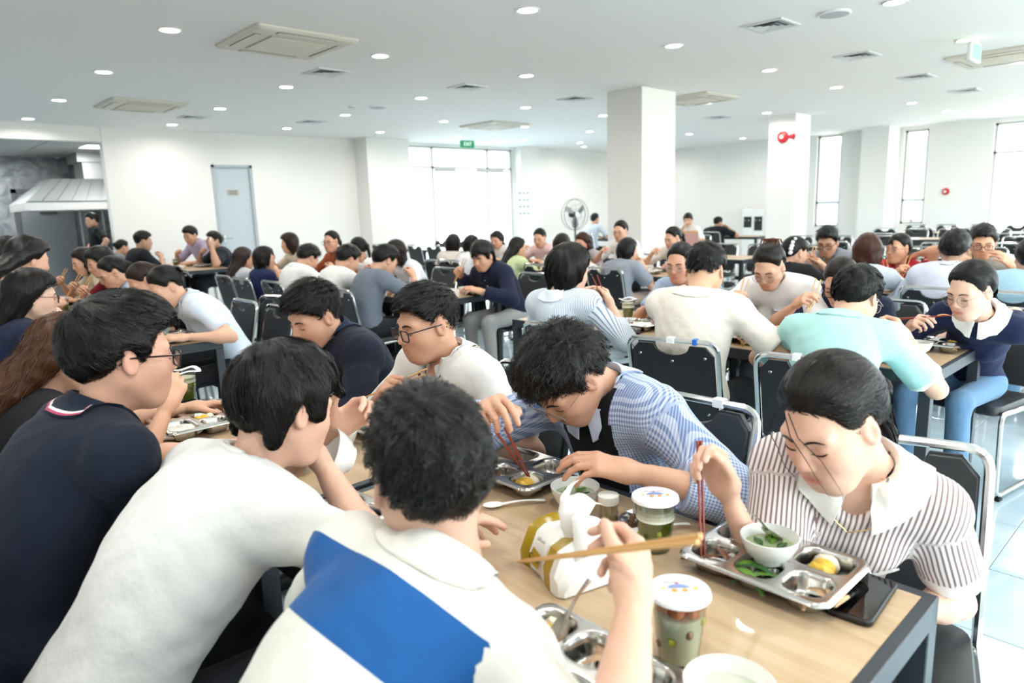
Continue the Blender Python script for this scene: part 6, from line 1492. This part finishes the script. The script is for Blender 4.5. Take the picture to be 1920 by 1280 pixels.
# phone with ribbed case
ph = thing('phone', 'black smartphone face up at the table corner', 'phone', (1.2, .402, tA), math.radians(4))
q = round_rect(.168, .076, .014, 4)
MB().loft([[(a*.97, b*.97, 0) for a, b in q], [(a, b, .003) for a, b in q], [(a, b, .009) for a, b in q], [(a*.975, b*.95, .0115) for a, b in q]], caps=True).build('case', mat('phone_case', '0e0f11', .4), ph)
MB().prism([(a*.93, b*.88) for a, b in q], .0112, .0121).build('screen', mat('phone_screen', '08090b', .04, spec=.8), ph)
# other trays, bowls and cups at the foreground table
tray((1.185, 1.262, tA), -PI/2, 'man in blue checked overshirt', 0, (None, None, 'greens', 'meat', 'egg'), np.random.default_rng(9))
b_ = at(1078, 906, tA+.06); bowl((b_[0], b_[1], tA), 'white bowl of clear green soup behind the tissue pack', .058, 'a3b394')
tray((.70, 1.30, tA), PI/2, 'man in plain white T-shirt', 0, (None,)*5)
for k, (dx, dy) in enumerate(((.05, .055), (-.04, -.06))):
    m = MB(); m.lathe([(0, -.045), (.017, -.045), (.02, -.04), (.02, .04), (.017, .045), (0, .045)], 16); m.xf(Matrix.Translation((.70+dx, 1.30+dy, tA+.036)) @ Matrix.Rotation(PI/2, 4, 'X') @ Matrix.Rotation(.5*k, 4, 'Y'))
    tag(m.build('tissue_roll', TIS), 'rolled white napkin lying in the %s well of the tray beside the rugby shirt man' % ('far' if k == 0 else 'near'), 'napkin', 'rolled napkins')
tray((1.165, 1.86, tA), -PI/2, 'man in white polo', 0, ('rice', 'pork', None, 'greens', 'meat'), np.random.default_rng(12))
tray((1.165, 2.42, tA), -PI/2, 'young man in dark navy shirt', 1, ('rice', 'egg', 'meat', 'greens', 'pork'))
tray((.745, 2.40, tA), PI/2, 'woman with wavy brown hair', 0, ('rice', 'pork', None, 'egg', 'greens'), np.random.default_rng(13))
tray((.75, 1.86, tA), PI/2, 'man in navy polo', 1, ('rice', 'egg', 'meat', None, 'pork'))
b_ = at(634, 812, tA+.05); bowl((b_[0], b_[1], tA), 'white bowl on the table behind the man in white T-shirt', .058, 'cfd6cc', False)
c_ = at(351, 748, tA); cup((c_[0], c_[1], tA), 'cup of green jelly dessert in front of the woman with wavy brown hair', '76801f', .62, open_=True)
wb = atX(656, 846, .80); bo = bowl((wb[0], wb[1], wb[2]-.02), 'white bowl tilted to the mouth of the man in white T-shirt', .062, None)
bo.rotation_euler = (math.radians(-12), math.radians(-62), 0)
bg_ = thing('tote_bag', 'navy blue bag with white mark under the foreground table corner', 'bag', (1.05, .40, 0))
MB().box((-.14, -.05, .30), (.14, .05, .58), .02).build('bag_body', mat('navy_bag', '1d2a63', .6), bg_)
m = MB(); m.tube([(-.06, -.052, .40), (-.03, -.053, .43), (.0, -.052, .40), (.04, -.052, .44)], .006, 5); m.build('mark', PLWHITE, bg_)
m = MB(); m.tube([(-.08, 0, .57), (-.07, 0, .69), (.07, 0, .69), (.08, 0, .57)], .006, 5); m.build('strap', mat('navy_bag', '1d2a63', .6), bg_)
# --- chopsticks in hands
def grip(key, tip, material=WOODC, side='r', **kw):
    inf = PEOPLE[key]; p = inf[side]((.105, .03, -.035)); chopsticks(p, tip if tip is not None else p+inf['F']*.09+np.array([0, 0, -.13]), 'pair of chopsticks held by the '+inf['short'], material, **kw)
a_, b_ = atX(1312, 1010, .63), atX(974, 1052, .70); chopsticks(a_+(b_-a_)*.33, b_, 'pair of long chopsticks held up by the man in rugby shirt', WOODC, spread=.004, length=float(np.linalg.norm(b_-a_)), back=float(np.linalg.norm(b_-a_))*.33); a_, b_ = atX(1311, 826, 1.14), atX(1318, 1040, 1.10); chopsticks(a_+(b_-a_)*.4, b_, 'pair of red chopsticks held upright by the woman in brown-striped blouse', REDC, spread=.004, length=float(np.linalg.norm(b_-a_)), back=float(np.linalg.norm(b_-a_))*.4)
a_, b_ = atX(944, 815, 1.05), atX(991, 893, 1.13); chopsticks(a_, b_, 'pair of red-brown chopsticks reaching into the tray of the man in checked overshirt', REDC, length=float(np.linalg.norm(b_-a_))+.02, back=.02); grip('whitepolo', at(612, 775, .80), WOODC, back=.09)
for kx in ('cream', 'bobstripe', 'bluegrey', 'kitchentee', 'auburn', 'redfloral', 'puffgrey', 'longwhite', 'darknavy', 'lime', 'paleblue', 'longnavy', 'skyglasses', 'greyglasses', 'lavender', 'flowerclip', 'glassgirl', 'beigetop', 'browngirl', 'maroon'):
    grip(kx, None, REDC if kx in ('bobstripe', 'bluegrey', 'longnavy', 'longwhite') else WOODC)
tp = atX(1770, 592, 3.40); a_ = atX(1698, 597, 3.42); chopsticks(a_, tp, 'pair of dark red chopsticks lifted by the woman with lace collar', REDC, spread=.006, length=.25, back=.05)
m = MB(); strip(m, tp, .05, .012, -1.2, .006, RNG); tag(m.build('meat_piece', mat('fried_piece', 'c98a4a', .5)), 'fried morsel pinched in the chopsticks of the woman with lace collar', 'meat')
# --- trays and bowls of everyone else
used_custom = {'rugby', 'whitetee', 'navypolo', 'wavy', 'navyshirt', 'whitepolo', 'checked', 'striped'}
for n_, (kx, inf) in enumerate(PEOPLE.items()):
    if kx in used_custom or 'tabx' not in inf: continue
    y = inf['headw'][1]; sgn = 1 if inf['side'] == 'n' else -1; rg = np.random.default_rng(n_+40); far = inf['headw'][0] > 5 or inf['headw'][1] > 5.2
    if kx == 'lace': y += .16
    if kx == 'mint': y -= .02
    tray((inf['tabx'], y, TH), sgn*PI/2, inf['short'], 1, ('rice', 'greens', None, None, 'meat') if far else ('rice', 'egg', 'meat', 'greens', 'pork'), rg)
    bx_, by_ = inf['tabx']-sgn*.0, y-.20*sgn
    if kx == 'mint': q_ = at(1722, 662, TH); bx_, by_ = q_[0], q_[1]
    if not far or n_ % 2: bowl((bx_, by_, TH), 'white soup bowl beside the tray of the '+inf['short'], .055, 'b4b890', not far)
    if n_ % 3 == 0 and kx not in ('cream',): cup((inf['tabx']+sgn*.13, y+.17, TH), 'clear dessert cup near the tray of the '+inf['short'], '78821f', .55, printed=False)
c_ = at(1178, 594, TH); cup((c_[0], c_[1], TH), 'opened cup of green jelly dessert between the bob-haired woman and the man in cream', '7c851d', .55, open_=True)
c_ = at(1205, 600, TH); bowl((c_[0], c_[1], TH), 'white paper cup-like bowl left of the man in cream polo', .045, None)
c_ = at(1466, 618, TH); cup((c_[0], c_[1], TH), 'dessert cup with white lid before the woman in printed white T-shirt', 'a99a2c', .3, printed=False)
p_ = at(1195, 622, TH); o = thing('phone', 'dark phone lying on the table left of the man in cream polo', 'phone', (p_[0], p_[1], TH), .3); MB().loft([[(a*.97, b*.97, 0) for a, b in q], [(a, b, .002) for a, b in q], [(a, b, .008) for a, b in q]], caps=True).build('case', mat('phone_case', '0e0f11', .4), o); MB().prism([(a*.93, b*.9) for a, b in q], .0078, .0086).build('screen', mat('phone_screen', '08090b', .04, spec=.8), o)
sp = at(1835, 612, .86); spoon(sp, at(1790, 634, .79), 'metal spoon sticking out of the tray of the woman with lace collar', STEEL, .018)
# --- personal details
def on_head(key, mb, name, material, parent='root'): return mb.xf(PEOPLE[key]['T4']).build(name, material, PEOPLE[key][parent])
CLAW = mat('tortoise_clip', '5a2f22', .3)
m = MB(); 
for k in range(7): a = -.045+.015*k; m.tube([(-.05, a, .118), (-.085, a, .13), (-.118, a, .108), (-.125, a, .08)], .004, 5)
m.tube([(-.085, -.05, .13), (-.085, .05, .13)], .006, 6); on_head('kitchentee', m, 'claw_clip', CLAW)
for k, (x, y, z) in enumerate(((-.075, -.035, .07), (-.085, -.045, .04), (-.09, -.05, .012), (-.085, -.05, -.018), (-.06, -.03, .10))):
    m = MB(); blob(m, (x*1.25, y*1.4, z), (.017, .017, .017), RNG, 8, 6, .2); on_head('flowerclip', m, 'flower_petal', PLWHITE)
m = MB(); 
for s in (-1, 1): blob(m, (-.125, s*.028, .045), (.014, .030, .022), RNG, 10, 6, .1)
m.tube([(-.12, .0, .04), (-.15, .02, .0), (-.155, .03, -.045)], [.010, .013, .006], 6); m.tube([(-.12, .0, .04), (-.14, -.02, .0), (-.145, -.03, -.035)], [.010, .013, .006], 6)
on_head('paleblue', m, 'hair_bow', mat('black_satin', '0f1013', .25))
def on_arm(key, side, t, r, name, material, h=.012):
    pass
# strands of loose fringe and necklace on the woman in striped blouse
inf = PEOPLE['striped']
for k, (y0, y1, x1) in enumerate(((-.01, .024, .106), (.0, .05, .097), (-.03, -.056, .09))):
    m = MB().tube([(.085, y0, .085), (.108, (y0+y1)/2, .05), (x1+.004, y1, .0), (x1, y1*1.15, -.05), (x1-.012, y1*1.05, -.10)], [.0013, .0011, .0009, .0006, .0003], 5); on_head('striped', m, 'loose_lock', hair_mat('19130f'))
def project(inf, t, lat, up):
    R3 = inf['fr'](t); o = inf['S'](t)+R3[:, 1]*lat+R3[:, 2]*up
    ln = np.array([o+R3[:, 0]*s for s in np.linspace(.30, .02, 80)], np.float32); d = inf['shirt_fn'](ln); i = int(np.argmax(d < .0015)); return ln[i]+R3[:, 0]*.0015
def decal(key, t, poly, name, material):
    inf = PEOPLE[key]; n = len(poly); c = np.mean(poly, 0); P = [project(inf, t, *p) for p in poly]+[project(inf, t, *c)]; f = inf['fr'](t)[:, 0]
    V = P+[p+f*.0012 for p in P]; F = [(i, (i+1) % n, n) for i in range(n)]+[(n+1+i, n+1+(i+1) % n, 2*n+1) for i in range(n)]+[(i, (i+1) % n, n+1+(i+1) % n, n+1+i) for i in range(n)]
    return MB().add(V, F).build(name, material, inf['shirt'])
NAVP = mat('print_navy', '23223f', .7); GOLD = mat('print_gold', 'b9962f', .7)
decal('kitchentee', .6, [(-.022, -.10), (.022, -.10), (.022, -.035), (.010, -.022), (.006, -.0), (-.004, -.0), (-.006, -.022), (-.022, -.035)], 'print_bottle', NAVP)
decal('kitchentee', .6, [(.058+.016*math.cos(t), -.045+.015*math.sin(t)) for t in np.linspace(0, 2*PI, 11)[:-1]], 'print_heart', GOLD)
for k in range(10):
    if k == 6: continue
    x = -.065+.014*k; decal('kitchentee', .6, [(x, -.008), (x+.002, -.008), (x+.002, .006), (x+.009, .006), (x+.009, .009), (x, .009)], 'print_letter', NAVP)
# watch of the man in navy polo
inf = PEOPLE['navypolo']; w0 = inf['loc'](inf['r']((-.022, 0, 0))); w1 = inf['loc'](inf['r']((-.01, 0, 0))); ax = unit(w1-w0); t1 = unit(np.cross(ax, [0, 0, 1.])); t2 = np.cross(ax, t1)
wt = MB(); wt.loft([[w0+ax*e+(t1*math.cos(t)+t2*math.sin(t))*(.0315+r) for t in np.linspace(0, 2*PI, 25)[:-1]] for e, r in ((-.009, 0), (-.009, .003), (.009, .003), (.009, 0))]); wo = wt.build('wrist_watch', STEEL, inf['root'])
fc = inf['loc'](inf['r']((-.022, 0, .034))); wz = unit(fc-w0); MB().lathe([(0, .005), (.014, .005), (.017, 0), (0, 0)], 20).xf(Matrix.Translation(fc) @ Vector(wz).to_track_quat('Z', 'Y').to_matrix().to_4x4()).build('watch_face', mat('watch_dial', 'd8d8d4', .2, metal=.5), wo)
# bow on the striped blouse, phone at the ear, shopping bags
m = MB(); inf = PEOPLE['striped']; c = project(inf, .62, .075, -.02)
f = inf['fr'](.62)[:, 0]
for du, dv in (((.03, .03), (.05, -.005)), ((-.012, .03), (-.03, .0))):
    a = project(inf, .62, .075+du[0], -.02+du[1])+f*.012; b = project(inf, .62, .075+dv[0], -.02+dv[1])+f*.008; m.tube([c+f*.006, a, b, c+f*.007], .003, 5)
for dx in (.012, -.008): m.tube([c+f*.006, project(inf, .62, .075+dx, -.05)+f*.006, project(inf, .62, .075+dx*1.5, -.085)+f*.006], .003, 5)
m.build('ribbon_bow', mat('ribbon_white', 'f2f1ee', .7), inf['shirt'])
m = MB(); m.tube([project(inf, .93, a, -.005-.6*(.055-abs(a)))+f*.004 for a in np.linspace(-.05, .05, 13)], .0014, 5); m.build('necklace', mat('gold_chain', 'b99a6a', .3, metal=.8), inf['root'])
h_ = phm['l']((.07, 0, -.03)); o = thing('phone', 'white phone held to the ear of the man in dark polo', 'phone', tuple(h_), 1.2); MB().loft([[(a*.5, -.01, b*1.9) for a, b in q], [(a*.5, .01, b*1.9) for a, b in q]], caps=True).build('case', PLWHITE, o)
for px, lab, cc, w_, h2 in (((1216, 462), 'brown paper shopping bag on the table beyond the puff-sleeved woman', 'b98b52', .22, .34), ((1238, 466), 'pale pink shopping bag beside the brown paper bag', 'edc3c6', .22, .32)):
    p_ = (8.3, 5.28 if 'brown' in lab else 5.02, 0); o = thing('shopping_bag', lab, 'bag', (p_[0], p_[1], TH), -.6)
    MB().box((-w_/2, -.05, 0), (w_/2, .05, h2)).build('bag_body', mat('bag_'+cc, cc, .7), o, smooth=False)
    for s in (-.04, .04): MB().tube([(-.05, s, h2-.01), (-.04, s, h2+.07), (.04, s, h2+.07), (.05, s, h2-.01)], .003, 5).build('strap', mat('bag_strap', 'd8cfc4', .7), o)
# stickers on chair backs
for kx, items in (('cream', ((.0, PLWHITE, .035), (-.11, mat('blue_sticker', '2f6fd0', .4), .02))), ('checked', ((.08, PLWHITE, .035),)), ('mint', ((.05, PLWHITE, .03),))):
    sx = PEOPLE[kx]['short']
    for o in bpy.data.objects:
        if o.get('label', '').endswith('under the '+sx):
            for y, mm, ww in items: MB().box((-.290, y-ww/2, .857), (-.262, y+ww/2, .884), .002).build('sticker', mm, o)
